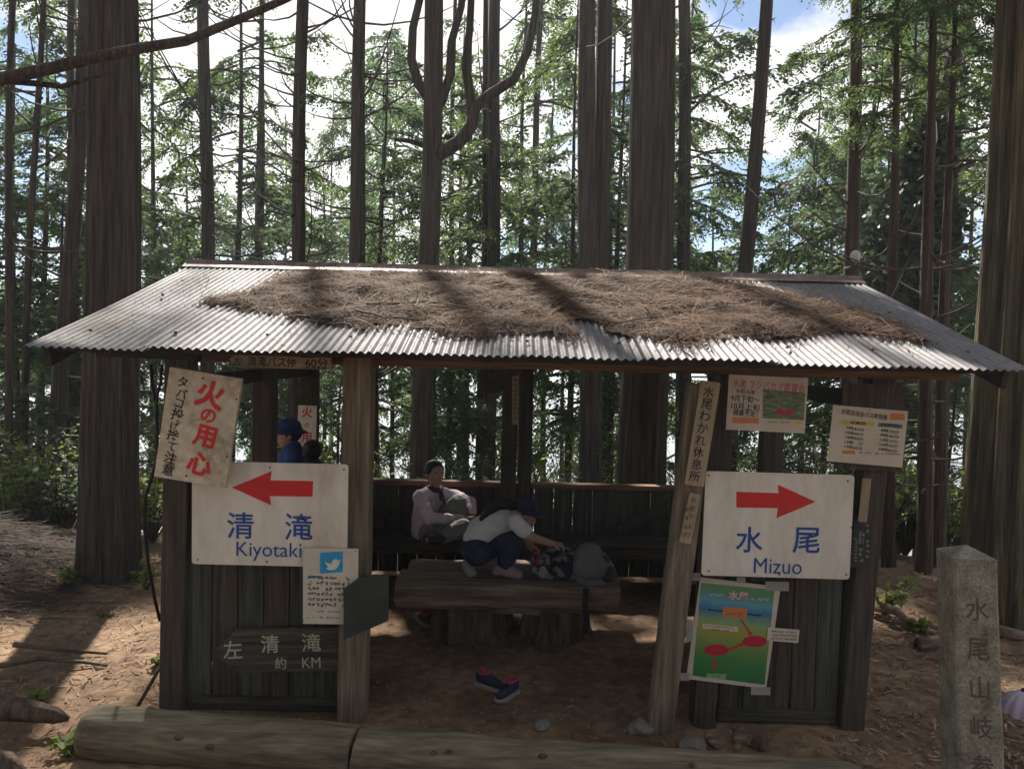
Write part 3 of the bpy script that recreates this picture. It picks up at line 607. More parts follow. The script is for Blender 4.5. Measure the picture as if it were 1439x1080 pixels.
t.links.new(tcn.outputs['Generated'], sp.inputs[0]); t.links.new(tcn.outputs['Generated'], nzn.inputs['Vector']); t.links.new(nzn.outputs[0], ad.inputs[0]); t.links.new(sp.outputs['Z'], ad.inputs[2]); t.links.new(ad.outputs[0], rpn.inputs[0])
t.links.new(rpn.outputs[0], t.nodes['Principled BSDF'].inputs['Base Color']); t.nodes['Principled BSDF'].inputs['Roughness'].default_value = .45
b.shape('map_print', [(985, 818), (1088, 828), (1074, 961), (973, 948)], mg)
b.text('水尾', 1037, 836, 13, M_white, .02, layer=4, wpx=28); b.text('水尾', 1037, 836, 15, M_pink, .06, layer=3, wpx=31); b.scribble(997, 833, 1015, 838, 1, 5, M_white, 2); b.scribble(1055, 839, 1080, 844, 1, 6, M_white, 4)
b.shape('map_box', [(1016, 852), (1050, 853), (1048, 869), (1015, 866)], M_orange, 2); b.scribble(1021, 860, 1043, 864, 1, 7, M_black, 6)
def arrow(bd, a, c, wpx, mat, head=4, layer=2):
    dx, dy = c[0] - a[0], c[1] - a[1]; l = math.hypot(dx, dy); dx /= l; dy /= l; nx_, ny_ = -dy, dx; hx, hy = c[0] - dx * head * 1.8, c[1] - dy * head * 1.8
    bd.shape('arrow', [(a[0] + nx_ * wpx, a[1] + ny_ * wpx), (hx + nx_ * wpx, hy + ny_ * wpx), (hx + nx_ * head, hy + ny_ * head), c, (hx - nx_ * head, hy - ny_ * head), (hx - nx_ * wpx, hy - ny_ * wpx), (a[0] - nx_ * wpx, a[1] - ny_ * wpx)], mat, layer)
arrow(b, (1015, 858), (994, 855), .8, M_black, 2); arrow(b, (1050, 862), (1070, 864), .8, M_black, 2); arrow(b, (1041, 870), (1056, 892), 1.2, M_red, 3); arrow(b, (1023, 912), (1046, 903), 1.6, M_red, 3); arrow(b, (1003, 940), (1005, 922), 1.6, M_red, 3)
b.ell('map_oval', 1060, 900, 17, 8, M_crim, 3); b.ell('map_oval', 1006, 912, 17, 8, M_crim, 3); b.scribble(1052, 896, 1070, 905, 2, 5, M_pink, 11); b.scribble(998, 908, 1015, 917, 2, 5, M_pink, 12)
b.shape('map_box', [(987, 875), (1037, 880), (1036, 887), (987, 882)], M_paper, 2); b.scribble(991, 877, 1033, 885, 2, 16, M_ink, 13, .08); b.shape('map_box', [(993, 945), (1021, 946), (1019, 953), (992, 951)], M_pgreen, 2); b.scribble(997, 947, 1016, 951, 1, 6, M_black, 14)
for q in ((972, 804, 984, 815), (1075, 816, 1108, 829), (964, 870, 973, 899), (954, 944, 968, 955), (1055, 964, 1082, 975), (1035, 810, 1047, 818)):
    b.rect('tape', *q, M_tape, 1.6)
b.screws([(984, 814), (1089, 825), (970, 947), (1075, 965)], .004)
b = Board('label_strip', 'small white printed strip taped over the edge of the map poster', 'label', [(1079, 881), (1123, 884), (1122, 903), (1078, 899)], 4.525, .003, M_paper)
b.scribble(1083, 884, 1119, 899, 3, 14, M_ink, 15, .05)
# small fire notice on the rear post, vertical plate on the centre post, boards on the right corner post
b = Board('fire_notice', 'small white vertical notice with red characters on the rear post', 'sign', [(419, 569), (445, 570), (444, 640), (418, 639)], 7.41, .01, M_white)
b.column('火の用心', (432, 579), (431, 632), 14, M_red, .02, sizes=[15, 6, 14, 13])
b = Board('post_plate', 'narrow tan plate with dark characters on the rear centre post', 'sign', [(720, 528), (729, 528), (728, 596), (719, 596)], 7.30, .012, M_oldwood)
b.scribble(721, 532, 727, 592, 9, 1, M_ink, 16)
b = Board('post_plate', 'narrow bare tan strip on the right corner post beside the Mizuo sign', 'board', [(1210, 671), (1222, 672), (1218, 733), (1206, 732)], 4.53, .012, M_oldwood)
b = Board('post_plate', 'dark green plate with faded white vertical writing on the right corner post', 'sign', [(1198, 722), (1226, 724), (1219, 798), (1196, 796)], 4.55, .012, MATS['green_black_paint'])
b.scribble(1199, 755, 1203, 790, 7, 1, M_chalk, 17); b.text('協力', 1209, 754, 18, M_chalk, .0, wpx=8); b.scribble(1215, 735, 1220, 785, 7, 1, M_chalk, 18); b.scribble(1205, 768, 1212, 790, 3, 1, M_chalk, 19)
# octagonal clock under the eave
oc = P(694, 532, 4.8)
ck = empty('wall_clock', oc, 'dark octagonal clock hanging under the eave beam', 'clock')
def octa(r0, r1, y0, y1):
    m = MB(); vs = []
    for r, y in ((r0, y0), (r1, y0), (r1, y1), (r0, y1)):
        for k in range(8): a = rad(22.5 + 45 * k); vs.append((oc.x + r * math.cos(a), 4.8 + y, oc.z + r * math.sin(a)))
    m.add(vs, [(i * 8 + k, i * 8 + (k + 1) % 8, (i + 1) % 4 * 8 + (k + 1) % 8, (i + 1) % 4 * 8 + k) for i in range(4) for k in range(8)]); return m
octa(.075, .095, -.04, .02).build('rim', M_rafter, ck)
m = MB(); m.tube([(oc.x, 4.8 - .005, oc.z), (oc.x, 4.8 + .015, oc.z)], [.08, .08], 8); m.build('dial', M_dark, ck)
for k in range(12):
    a = k * math.pi / 6; MB().beam((oc.x + .055 * math.cos(a), 4.785, oc.z + .055 * math.sin(a)), (oc.x + .066 * math.cos(a), 4.785, oc.z + .066 * math.sin(a)), .004, .004, FU, n=1, jit=0).build('hour_mark', M_ink, ck)
for a, l in ((1.2, .04), (2.4, .055)): MB().beam((oc.x, 4.78, oc.z), (oc.x + l * math.cos(a), 4.78, oc.z + l * math.sin(a)), .005, .004, FU, n=1, jit=0).build('hand', M_ink, ck)
MB().tube([(oc.x, 4.8, oc.z + .085), (oc.x, 4.66, oc.z + .14)], [.004, .004], 5).build('hanger', M_screw, ck)

# ---------------------------------------------------------------- table
def slab(y0, y1, zt, name, mat, xl, xr, thick, seed):
    r_ = random.Random(seed); m = MB(); n = 22; K = 15; vs = []
    for i in range(n + 1):
        t = i / n; x = xl + (xr - xl) * t
        for k in range(K):
            a = math.pi * k / (K - 1)
            yy = (y0 + y1) / 2 - math.cos(a) * (y1 - y0) / 2; zz = zt - thick * math.sin(a) ** .8
            j = .030 * noise.noise(Vector((x * 1.6 + seed, k * .9, 1))) + .012 * noise.noise(Vector((x * 6, k * 1.9, seed)))
            vs.append((x + .035 * noise.noise(Vector((k * .7, seed, i * 1.0))) * (1 if i in (0, n) else 0), yy + j, zz + j - .05 * (t - .5) * 0))
        for k in range(1, 4): vs.append((x, y1 - (y1 - y0) * k / 4, zt + .006 * noise.noise(Vector((x * 4, k, seed)))))
    R = K + 3; fs = []
    for i in range(n):
        for k in range(R): fs.append((i * R + k, (i + 1) * R + k, (i + 1) * R + (k + 1) % R, i * R + (k + 1) % R))
    fs.append(tuple(range(R))); fs.append(tuple(n * R + k for k in range(R))[::-1]); m.add(vs, fs); return m
TZ = .47
tb = empty('log_table', (.4, 6.1, 0), 'low table of split log slabs on thick stumps inside the shelter', 'table')
ta, tb_ = P(556, 826, 5.8).x, P(870, 838, 5.8).x
slab(5.74, 6.12, TZ, 'slab', M_slab, ta, tb_, .25, 3).build('slab', M_slab, tb, True)
slab(6.13, 6.50, TZ - .004, 'slab', M_slab, ta + .04, tb_ + .03, .16, 8).build('slab', M_slab, tb, True)
for o in tb.children: 
    o.data.polygons.foreach_set('use_smooth', [False] * len(o.data.polygons))
for px, r in ((660, .29), (782, .26)):
    c = P(px, 880, 6.02); pts = [(c.x, 6.08, z) for z in (-.06, .0, .06, .14, .2, .245)]
    MB().tube(pts, [r * 1.12, r * 1.1, r * 1.03, r * .98, r * .97, r], 56, .13, 8, seed=px).build('stump', M_stump, tb, True)

# ---------------------------------------------------------------- people
def frame(f, up):
    f = Vector(f).normalized(); s = f.cross(Vector(up)).normalized(); u = s.cross(f).normalized()
    return f, u, s     # forward, up, right-hand side
def hand(m, wr, d, pn, k=1.0, curl=.5, side=1):
    """wr wrist, d direction of the palm, pn the way the palm faces"""
    d = Vector(d).normalized(); pn = Vector(pn); pn = (pn - d * pn.dot(d)).normalized(); a = d.cross(pn).normalized() * side
    for t in (-.022, -.007, .008, .022): m.tube([wr + a * t * .7 * k, wr + d * .075 * k + a * t * k], [.013 * k, .012 * k], 8, round_end=True)
    for i, t in enumerate((-.026, -.009, .009, .026)):
        ln = (.058, .072, .068, .052)[i] * k; p = wr + d * .075 * k + a * t * k; pts = [p]; ang = .15
        for q in (.45, .32, .23):
            ang += curl; dd = d * math.cos(ang) + pn * math.sin(ang); p = p + dd * ln * q; pts.append(p)
        m.tube(pts, [.0095 * k, .009 * k, .0085 * k, .0075 * k], 8, round_end=True)
    b0 = wr + d * .025 * k + a * .026 * k; b1 = b0 + (d * .6 + a * .7 + pn * .3) * .035 * k; b2 = b1 + (d * .85 + a * .15 + pn * .4) * .03 * k
    m.tube([b0, b1, b2], [.012 * k, .011 * k, .009 * k], 8, round_end=True)
def head(m, c, f, up, k=1.0):
    f, u, s = frame(f, up); R = Matrix((s, f, u)).transposed()
    m.ball(c + u * .022 * k, .092 * k, (.86, 1.02, .98), R, 18, 12)
    m.ball(c + f * .03 * k - u * .045 * k, .066 * k, (.9, .95, 1.05), R)
    m.ball(c + f * .055 * k - u * .092 * k, .028 * k, (1.15, .9, .8), R)
    m.tube([c + f * .096 * k + u * .005 * k, c + f * .112 * k - u * .03 * k], [.008 * k, .013 * k], 8, round_end=True)
    m.ball(c + f * .095 * k - u * .062 * k, .015 * k, (1.5, .7, .6), R)
    for sg in (-1, 1): m.ball(c + s * sg * .082 * k - u * .012 * k - f * .005 * k, .024 * k, (.4, .75, 1.2), R)
def face(root, c, f, up, k=1.0, blink=False):
    f, u, s = frame(f, up); R = Matrix((s, f, u)).transposed()
    for sg in (-1, 1):
        e = c + f * .089 * k + s * sg * .033 * k + u * .006 * k
        MB().ball(e, .0115 * k, (1.25, .6, .55), R, 10, 6).build('eye', M_tee, root, True); MB().ball(e + f * .004 * k, .0075 * k, (.9, .6, .75), R, 10, 6).build('iris', M_black, root, True)
        MB().tube([e + u * .02 * k - s * sg * .014 * k, e + u * .023 * k + s * sg * .016 * k], [.0035 * k] * 2, 6, round_end=True).build('eyebrow', M_hair, root, True)
    q = c + f * .104 * k - u * .063 * k; MB().tube([q - s * .02 * k - f * .008 * k, q, q + s * .02 * k - f * .008 * k], [.0035 * k, .005 * k, .0035 * k], 6, round_end=True).build('mouth', plain('lips_%d' % len(MATS), (.30, .09, .08), .5), root, True)

def T(m, pts, rs, seg=12):
    for i in range(len(pts) - 1): m.tube([pts[i], pts[i + 1]], [rs[i], rs[i + 1]], seg, round_end=True)

# --- seated person hugging a knee on the rear bench
def seated():
    D_ = 7.14; q = lambda px, py, dy=0.0: P(px, py, D_ + dy)
    root = empty('person', P(612, 757, D_), 'person in lilac long-sleeved shirt sitting on the bench hugging one knee', 'person')
    pel = q(602, 744, .05); waist = q(598, 730, .08); chest = q(603, 708, .06); nb_ = q(610, 690, .03); hc = q(611, 666, -.02)
    sL = q(590, 698, -.10); sR = q(637, 697, .12); eL = q(603, 729, -.24); wL = q(652, 729, -.22); eR = q(660, 705, .02); wR = q(664, 722, -.12)
    hipL = pel + Vector((.02, -.09, -.01)); hipR = pel + Vector((.04, .08, 0)); kR = q(643, 707, -.10); aR = q(652, 752, -.16); kL = q(650, 741, -.30); aL = q(622, 754, -.34)
    fd = Vector((.55, -.83, -.05)); up = Vector((.05, 0, 1))
    m = MB(); head(m, hc, fd, up); T(m, [hc - Vector((0, 0, .05)), nb_], [.05, .052]); T(m, [nb_, chest, waist, pel], [.07, .11, .10, .115], 16)
    T(m, [sL, eL, wL], [.04, .03, .028]); T(m, [sR, eR, wR], [.04, .03, .028]); hand(m, wL, (1, -.05, -.05), (0, 1, .2), curl=.45, side=-1); hand(m, wR, (.1, -.4, -.9), (-1, 0, -.2), curl=.5)
    T(m, [hipL, kL, aL], [.06, .035, .035]); T(m, [hipR, kR, aR], [.06, .035, .035]); T(m, [aR, aR + Vector((.16, -.1, -.012))], [.04, .028]); T(m, [aL, aL + Vector((-.12, -.1, 0))], [.038, .028])
    body = remesh(m, 'body', .0065, M_skin, root, 3)
    m = MB(); T(m, [nb_ + Vector((0, 0, .0)), chest, waist, pel + Vector((-.02, 0, -.01))], [.075, .135, .135, .14], 18); T(m, [nb_, sL], [.065, .065]); T(m, [nb_, sR], [.065, .06])
    T(m, [sL, eL, wL + Vector((-.03, 0, 0))], [.068, .06, .045]); T(m, [sR, eR, wR + Vector((0, .01, .03))], [.066, .058, .043]); remesh(m, 'shirt', .010, M_lilac, root, 4, .012, 11)
    m = MB(); T(m, [pel, hipL], [.12, .11]); T(m, [hipL, kL, aL + Vector((.01, 0, 0))], [.108, .085, .062]); T(m, [hipR, kR, aR + Vector((0, 0, .02))], [.105, .083, .062]); remesh(m, 'trousers', .010, M_khaki, root, 4, .011, 11)
    f, u, s = frame(fd, up); R = Matrix((s, f, u)).transposed(); m = MB(); m.ball(hc + u * .038 - f * .022, .1, (.93, 1.0, .95), R, 18, 12); m.ball(hc - f * .11 + u * .01, .04); m.tube([hc - f * .1 + u * .01, hc - f * .12 - u * .08 - s * .02], [.03, .018], 8, round_end=True)
    remesh(m, 'hair', .008, M_hair, root, 3, .004, 26); face(root, hc, fd, up)
    m = MB()
    ring = [nb_ + Vector((0, -.01, .028)) + Vector((.074 * math.cos(a), .07 * math.sin(a), .008 * math.sin(2 * a))) for a in np.linspace(0, 6.283, 13)]
    m.tube(ring, [.024] * 13, 8); m.tube([nb_ + Vector((.07, -.06, .02)), nb_ + Vector((.085, -.1, -.05))], [.022, .026], 8, round_end=True); remesh(m, 'scarf', .009, M_plum, root, 3, .005, 20)
    for a in (aR + Vector((.08, -.05, -.012)), aL + Vector((-.07, -.06, -.0))): MB().ball(a, .06, (1.75, 1.25, .85), None).build('shoe', M_dark, root, True)
seated()

# --- squatting person on the table reaching into the backpack
def squatting():
    D_ = 6.02; q = lambda px, py, dy=0.0: P(px, py, D_ + dy)
    root = empty('person', P(690, 808, D_), 'person in white T-shirt and dark cap squatting on the table', 'person')
    pel = q(668, 769, .02); waist = q(676, 748, .02); chest = q(703, 731, .02); nb_ = q(722, 722, .0); hc = q(738, 719, -.03)
    sR = q(724, 733, -.15); eR = q(748, 755, -.20); wR = q(775, 763, -.14); sL = q(722, 735, .15); eL = q(738, 762, .12); wL = q(755, 775, .04)
    hR = pel + Vector((.02, -.09, -.01)); hL = pel + Vector((.02, .09, -.01)); kL = q(722, 762, -.10); aL = q(706, 800, -.08); kR = q(694, 766, .17); aR = q(657, 798, .02)
    kk = q(718, 764, -.14); ak = q(703, 798, -.08)
    fd = Vector((.80, -.45, -.42)); up = Vector((.40, -.18, .9))
    m = MB(); head(m, hc, fd, up, .95); T(m, [hc - Vector((.03, 0, .03)), nb_], [.045, .05]); T(m, [nb_, chest, waist, pel], [.065, .10, .095, .11], 16)
    T(m, [sR, eR, wR], [.042, .036, .026]); T(m, [sL, eL, wL], [.042, .036, .026]); hand(m, wR, (1, -.05, -.1), (.1, .2, -1), .95, .5, -1); hand(m, wL, (.7, -.1, -.7), (0, -.3, -1), .95, .4)
    T(m, [hL, kL, aL], [.06, .034, .035]); T(m, [hR, kR, aR], [.06, .034, .035])
    fz = TZ + .035
    aL.z = fz + .03; aR.z = fz + .03
    T(m, [aL, Vector((aL.x + .12, aL.y - .03, fz))], [.04, .03]); T(m, [aR, Vector((aR.x + .05, aR.y - .12, fz))], [.04, .03]); remesh(m, 'body', .0065, M_skin, root, 3)
    m = MB(); T(m, [nb_, chest, waist, pel + Vector((.01, 0, .05))], [.07, .125, .12, .115], 18); T(m, [nb_, sR, sR.lerp(eR, .55)], [.06, .066, .062]); T(m, [nb_, sL, sL.lerp(eL, .55)], [.06, .064, .06]); remesh(m, 'tee_shirt', .010, M_tee, root, 4, .010, 11)
    m = MB(); T(m, [pel, hR], [.125, .11]); T(m, [pel, hL], [.125, .11]); T(m, [hL, kL, aL.lerp(kL, .25)], [.11, .09, .066]); T(m, [hR, kR, aR.lerp(kR, .35)], [.11, .088, .07]); remesh(m, 'trousers', .010, M_navy, root, 4, .010, 11)
    for a, k2, dv, mt in ((aL, kL, Vector((.12, -.03, 0)), M_psock), (aR, kR, Vector((.03, -.12, 0)), M_sock)):
        m = MB(); T(m, [a.lerp(k2, .45), a], [.05, .05]); e = a + dv; e.z = fz + .0; T(m, [a, e], [.05, .04]); T(m, [a, a - dv * .35 + Vector((0, 0, -.02))], [.045, .04]); remesh(m, 'sock', .009, mt, root, 3, .004, 20)
    f, u, s = frame(fd, up); R = Matrix((s, f, u)).transposed(); m = MB(); m.ball(hc + u * .03 - f * .022, .094, (.94, 1.0, .95), R, 18, 12); T(m, [hc - f * .08 - u * .02, q(716, 707, -.06), q(700, 709, -.10), q(684, 719, -.12), q(676, 729, -.12)], [.05, .045, .042, .034, .018], 10); remesh(m, 'hair', .008, M_hair, root, 3, .004, 26)
    face(root, hc, fd, up, .95)
    m = MB(); m.ball(hc + u * .05 - f * .008, .102, (.93, 1.02, .78), R, 20, 12)
    cp = remesh(m, 'cap', .008, M_navy, root, 3)
    m = MB(); vs = []; 
    for i in range(13):
        a = rad(-70 + 140 * i / 12); d0 = s * math.sin(a) * .092 + f * math.cos(a) * .092; d1 = s * math.sin(a) * .098 + f * (math.cos(a) * .10 + .045 * math.cos(a) ** .6)
        for dd, z in ((d0, .045), (d1, .03)):
            for e in (.004, -.004): vs.append(hc + dd + u * (z + e))
    m.add(vs, [f_ for i in range(12) for b0 in [i * 4] for f_ in ((b0, b0 + 4, b0 + 6, b0 + 2), (b0 + 1, b0 + 3, b0 + 7, b0 + 5), (b0 + 2, b0 + 6, b0 + 7, b0 + 3), (b0, b0 + 1, b0 + 5, b0 + 4))]); m.build('cap_brim', M_navy, cp, True)
squatting()

# --- two people standing behind the left panel, seen from the shoulders up
def standing(px, topy, D_, label, fd, shirt, hat, hgt):
    top = P(px, topy, D_); x = top.x; root = empty('person', (x, D_, 0), label, 'person'); k = hgt / 1.62
    hc = Vector((x, D_, hgt - .125 * k)); up = Vector((0, 0, 1)); fd = Vector(fd).normalized(); f, u, s = frame(fd, up); B = Vector((x, D_, 0)) - f * .03
    m = MB(); head(m, hc, fd, up, k); z = lambda h: Vector((0, 0, h * k))
    T(m, [hc - z(.06), B + z(1.36)], [.048 * k, .055 * k]); T(m, [B + z(1.34), B + z(1.2), B + z(1.02), B + z(.9)], [.09 * k, .125 * k, .11 * k, .125 * k], 16)
    for sg in (-1, 1):
        sp_ = B + s * sg * .165 * k + z(1.31); el_ = sp_ + s * sg * .05 * k - z(.27) + f * .03; wr = el_ - z(.2) + f * .12 * k; T(m, [sp_, el_, wr], [.045 * k, .038 * k, .028 * k]); hand(m, wr, f * .4 - z(.9), s * -sg, k, .3, sg)
        hp = B + s * sg * .085 * k + z(.86); kn = hp - z(.42) + f * .02; an = kn - z(.38) - f * .02; T(m, [hp, kn, an], [.085 * k, .06 * k, .042 * k]); T(m, [an - z(.02), an + f * .15 * k - z(.035)], [.035 * k, .028 * k])
    remesh(m, 'body', .009, M_skin, root, 2)
    m = MB(); T(m, [B + z(1.35), B + z(1.2), B + z(1.02), B + z(.86)], [.10 * k, .145 * k, .13 * k, .14 * k], 16)
    for sg in (-1, 1): sp_ = B + s * sg * .165 * k + z(1.31); el_ = sp_ + s * sg * .05 * k - z(.27) + f * .03; T(m, [B + z(1.33), sp_, el_], [.08 * k, .066 * k, .058 * k])
    remesh(m, 'shirt', .013, shirt, root, 3, .01, 10)
    m = MB()
    for sg in (-1, 1): hp = B + s * sg * .085 * k + z(.86); kn = hp - z(.42) + f * .02; an = kn - z(.36) - f * .02; T(m, [hp + z(.06), kn, an], [.11 * k, .08 * k, .066 * k])
    remesh(m, 'trousers', .013, M_dark, root, 3, .01, 10)
    R = Matrix((s, f, u)).transposed(); m = MB(); m.ball(hc + u * .03 * k - f * .025 * k, .1 * k, (.94, 1.0, .98), R, 18, 12); remesh(m, 'hair', .009, M_hair, root, 3, .004, 26); face(root, hc, fd, up, k)
    if hat:
        m = MB(); m.ball(hc + u * .075 * k, .108 * k, (.95, 1.05, .72), R, 20, 12); ht = remesh(m, 'hat', .009, M_bluehat, root, 3)
        m = MB(); ring0 = []; n = 20
        for i in range(n):
            a = 2 * math.pi * i / n; d_ = s * math.cos(a) + f * math.sin(a) * 1.08; ring0 += [hc + d_ * .095 * k + u * .06 * k, hc + d_ * .155 * k + u * (.025 * k), hc + d_ * .155 * k + u * .018 * k, hc + d_ * .095 * k + u * .052 * k]
        m.add(ring0, [(i * 4 + j, i * 4 + (j + 1) % 4, (i + 1) % n * 4 + (j + 1) % 4, (i + 1) % n * 4 + j) for i in range(n) for j in range(4)]); m.build('brim', M_bluehat, ht, True)
    for sg in (-1, 1): a = B + s * sg * .085 * k + f * .05; MB().ball((a.x, a.y, .045), .06, (1.0, 1.9, .75), R).build('shoe', M_dark, root, True)
zt = P(406, 588, 6.7).z; standing(406, 588, 6.7, 'person in a blue brimmed hat and blue shirt behind the Kiyotaki sign', (-1, -.35, 0), M_bluesh, True, zt - .02)
zt = P(437, 617, 6.55).z; standing(439, 617, 6.55, 'dark-haired bareheaded person behind the Kiyotaki sign', (-.3, 1, 0), M_dark, False, zt)

# ---------------------------------------------------------------- belongings
bc = P(800, 800, 6.02); bp_ = empty('backpack', (bc.x, 6.02, TZ), 'black and grey camouflage backpack lying on the log table', 'backpack')
m = MB(); q = lambda px, py, dy=0.0: P(px, py, 6.02 + dy)
T(m, [q(768, 792), q(800, 795), q(838, 793)], [.10, .125, .12], 16); T(m, [q(775, 778, .05), q(830, 782, .05)], [.06, .09], 14); m.tube([q(752, 800, -.06), q(778, 806, -.06)], [.045, .06], 12, round_end=True)
remesh(m, 'bag_body', .010, M_camo, bp_, 4, .016, 12)
m = MB(); T(m, [q(840, 800, -.12), q(853, 806, -.10)], [.06, .06], 12); remesh(m, 'pocket', .010, M_dark, bp_, 4, .01, 12)
sp_ = [q(822, 806, -.15), q(823, 822, -.24), q(823, 832, -.325), q(822, 850, -.335), q(824, 872, -.335), q(822, 890, -.33)]
mm_ = MB(); vs = []
for i, p in enumerate(sp_): vs += [p + Vector((-.022, 0, 0)), p + Vector((.022, 0, 0)), p + Vector((.022, -.006, .004)), p + Vector((-.022, -.006, .004))]
mm_.add(vs, [(i * 4 + k, i * 4 + (k + 1) % 4, i * 4 + 4 + (k + 1) % 4, i * 4 + 4 + k) for i in range(5) for k in range(4)] + [(3, 2, 1, 0), (20, 21, 22, 23)]); mm_.build('strap', M_rubber, bp_)
MB().tube([q(745, 783, -.05), q(752, 772, -.06), q(758, 778, -.07), q(752, 795, -.08)], [.012] * 4, 8).build('pink_strap', M_hot, bp_, True)
for pxs in (((772, 776), (775, 790), (776, 806)), ((796, 772), (799, 790), (800, 808)), ((757, 798), (790, 790), (822, 792))):
    MB().tube([q(a_, c_, -.125 - .01 * (i_ == 1)) for i_, (a_, c_) in enumerate(pxs)], [.007] * 3, 6).build('webbing', M_rubber, bp_, True)
MB().ball(q(763, 804, -.13), .035, (1, .6, 1.5)).build('side_pouch', M_psock, bp_, True)
# grey cap resting on the backpack
cc = q(829, 788, -.14); cp = empty('cap', cc, 'grey baseball cap resting on the backpack', 'cap')
m = MB(); m.ball(cc + Vector((-.01, 0, .045)), .105, (1.05, .7, .95), None, 20, 14); m.ball(cc + Vector((.0, -.01, -.045)), .125, (1.1, .62, .85), None, 20, 14); remesh(m, 'crown', .010, M_grey, cp, 3, .006, 10)
m = MB(); m.ball(cc + Vector((.0, -.05, -.135)), .10, (1.15, .75, .13), Matrix.Rotation(.5, 3, 'X') @ Matrix.Rotation(.2, 3, 'Y'), 18, 10); m.build('visor', M_grey, cp, True)
MB().ball(cc + Vector((.03, -.0, .145)), .012, (1, 1, .6)).build('button', M_grey, cp, True)
# shoes on the floor
def shoe(px, py, heading, label, upper=M_shoe, trim=M_hot, tilt=0.0):
    c = PZ(px, py, .05); c.z = g1(c.x, c.y) + .004; root = empty('shoe', c, label, 'shoe', 'shoes left on the shelter floor')
    h = rad(heading); f = Vector((math.cos(h), math.sin(h), 0)); s = Vector((-math.sin(h), math.cos(h), 0)); z = Vector((0, 0, 1))
    m = MB(); outline = [(-.11, .028), (-.09, .034), (-.03, .030), (.04, .040), (.09, .036), (.12, .018)]
    vs = []; n = len(outline) * 2
    ring = [(a, b) for a, b in outline] + [(a, -b) for a, b in outline[::-1]]
    for zz, sc in ((0, .96), (.014, 1.03), (.026, 1.0)):
        for a, b in ring: vs.append(c + f * a * sc + s * b * sc + z * (zz + (.012 * max(0, (a - .05) / .07) if zz < .02 else .006 * max(0, (a - .05) / .07))))
    m.add(vs, [(i * n + k_, i * n + (k_ + 1) % n, (i + 1) * n + (k_ + 1) % n, (i + 1) * n + k_) for i in range(2) for k_ in range(n)] + [tuple(range(n))[::-1], tuple(2 * n + k_ for k_ in range(n))]); m.build('sole', M_sole, root)
    m = MB(); T(m, [c + f * .085 + z * .042, c + f * .03 + z * .055, c - f * .03 + z * .058, c - f * .082 + z * .055], [.026, .034, .034, .030], 14); T(m, [c - f * .02 + z * .07, c - f * .085 + z * .08], [.030, .028], 12); remesh(m, 'upper', .006, upper, root, 3)
    ring = [c - f * .045 + z * .103 + f * .045 * math.cos(a) + s * .027 * math.sin(a) for a in np.linspace(0, 6.283, 15)]
    MB().tube(ring, [.010] * 15, 8).build('collar', trim, root, True); MB().ball(c - f * .045 + z * .098, .03, (1.2, .75, .25), Matrix.Rotation(h, 3, 'Z')).build('insole', trim, root, True)
    for i in range(4): p = c + f * (.012 + .016 * i) + z * (.094 - .007 * i); MB().tube([p - s * .02, p + z * .006, p + s * .02], [.003] * 3, 6).build('lace', M_rubber, root, True)
shoe(688, 957, -35, 'navy running shoe with white sole, toe against its mate on the floor'); shoe(713, 970, -125, 'navy running shoe with pink heel, nearest the front log')
shoe(596, 868, 120, 'plum coloured shoe on the floor beside the table stump', M_plum, M_hot)
# lilac pleated cloth on the right
lc_ = PZ(1440, 992, 0.08); lc_.z = g1(lc_.x, lc_.y); lb = empty('cloth_bundle', lc_, 'lilac pleated cloth bundle on the sunlit ground by the stone marker', 'cloth')
m = MB(); vs = []; nu, nv = 48, 10
for j in range(nv):
    ph = math.pi * .5 * j / (nv - 1)
    for i in range(nu):
        th = 2 * math.pi * i / nu; r = .15 * math.sin(ph) * (1 + .08 * math.sin(th * 12) * math.sin(ph)); vs.append(lc_ + Vector((r * math.cos(th), r * math.sin(th) * .8, .16 * math.cos(ph) - .01)))
m.add(vs, [(j * nu + i, (j + 1) * nu + i, (j + 1) * nu + (i + 1) % nu, j * nu + (i + 1) % nu) for j in range(nv - 1) for i in range(nu)]); m.build('cloth', plain('lilac_nylon', (.50, .40, .52), .6), lb, True)
MB().tube([lc_ + Vector((0, 0, .14)), lc_ + Vector((.01, -.02, .18))], [.03, .012], 10, round_end=True).build('knot', M_plum, lb, True)

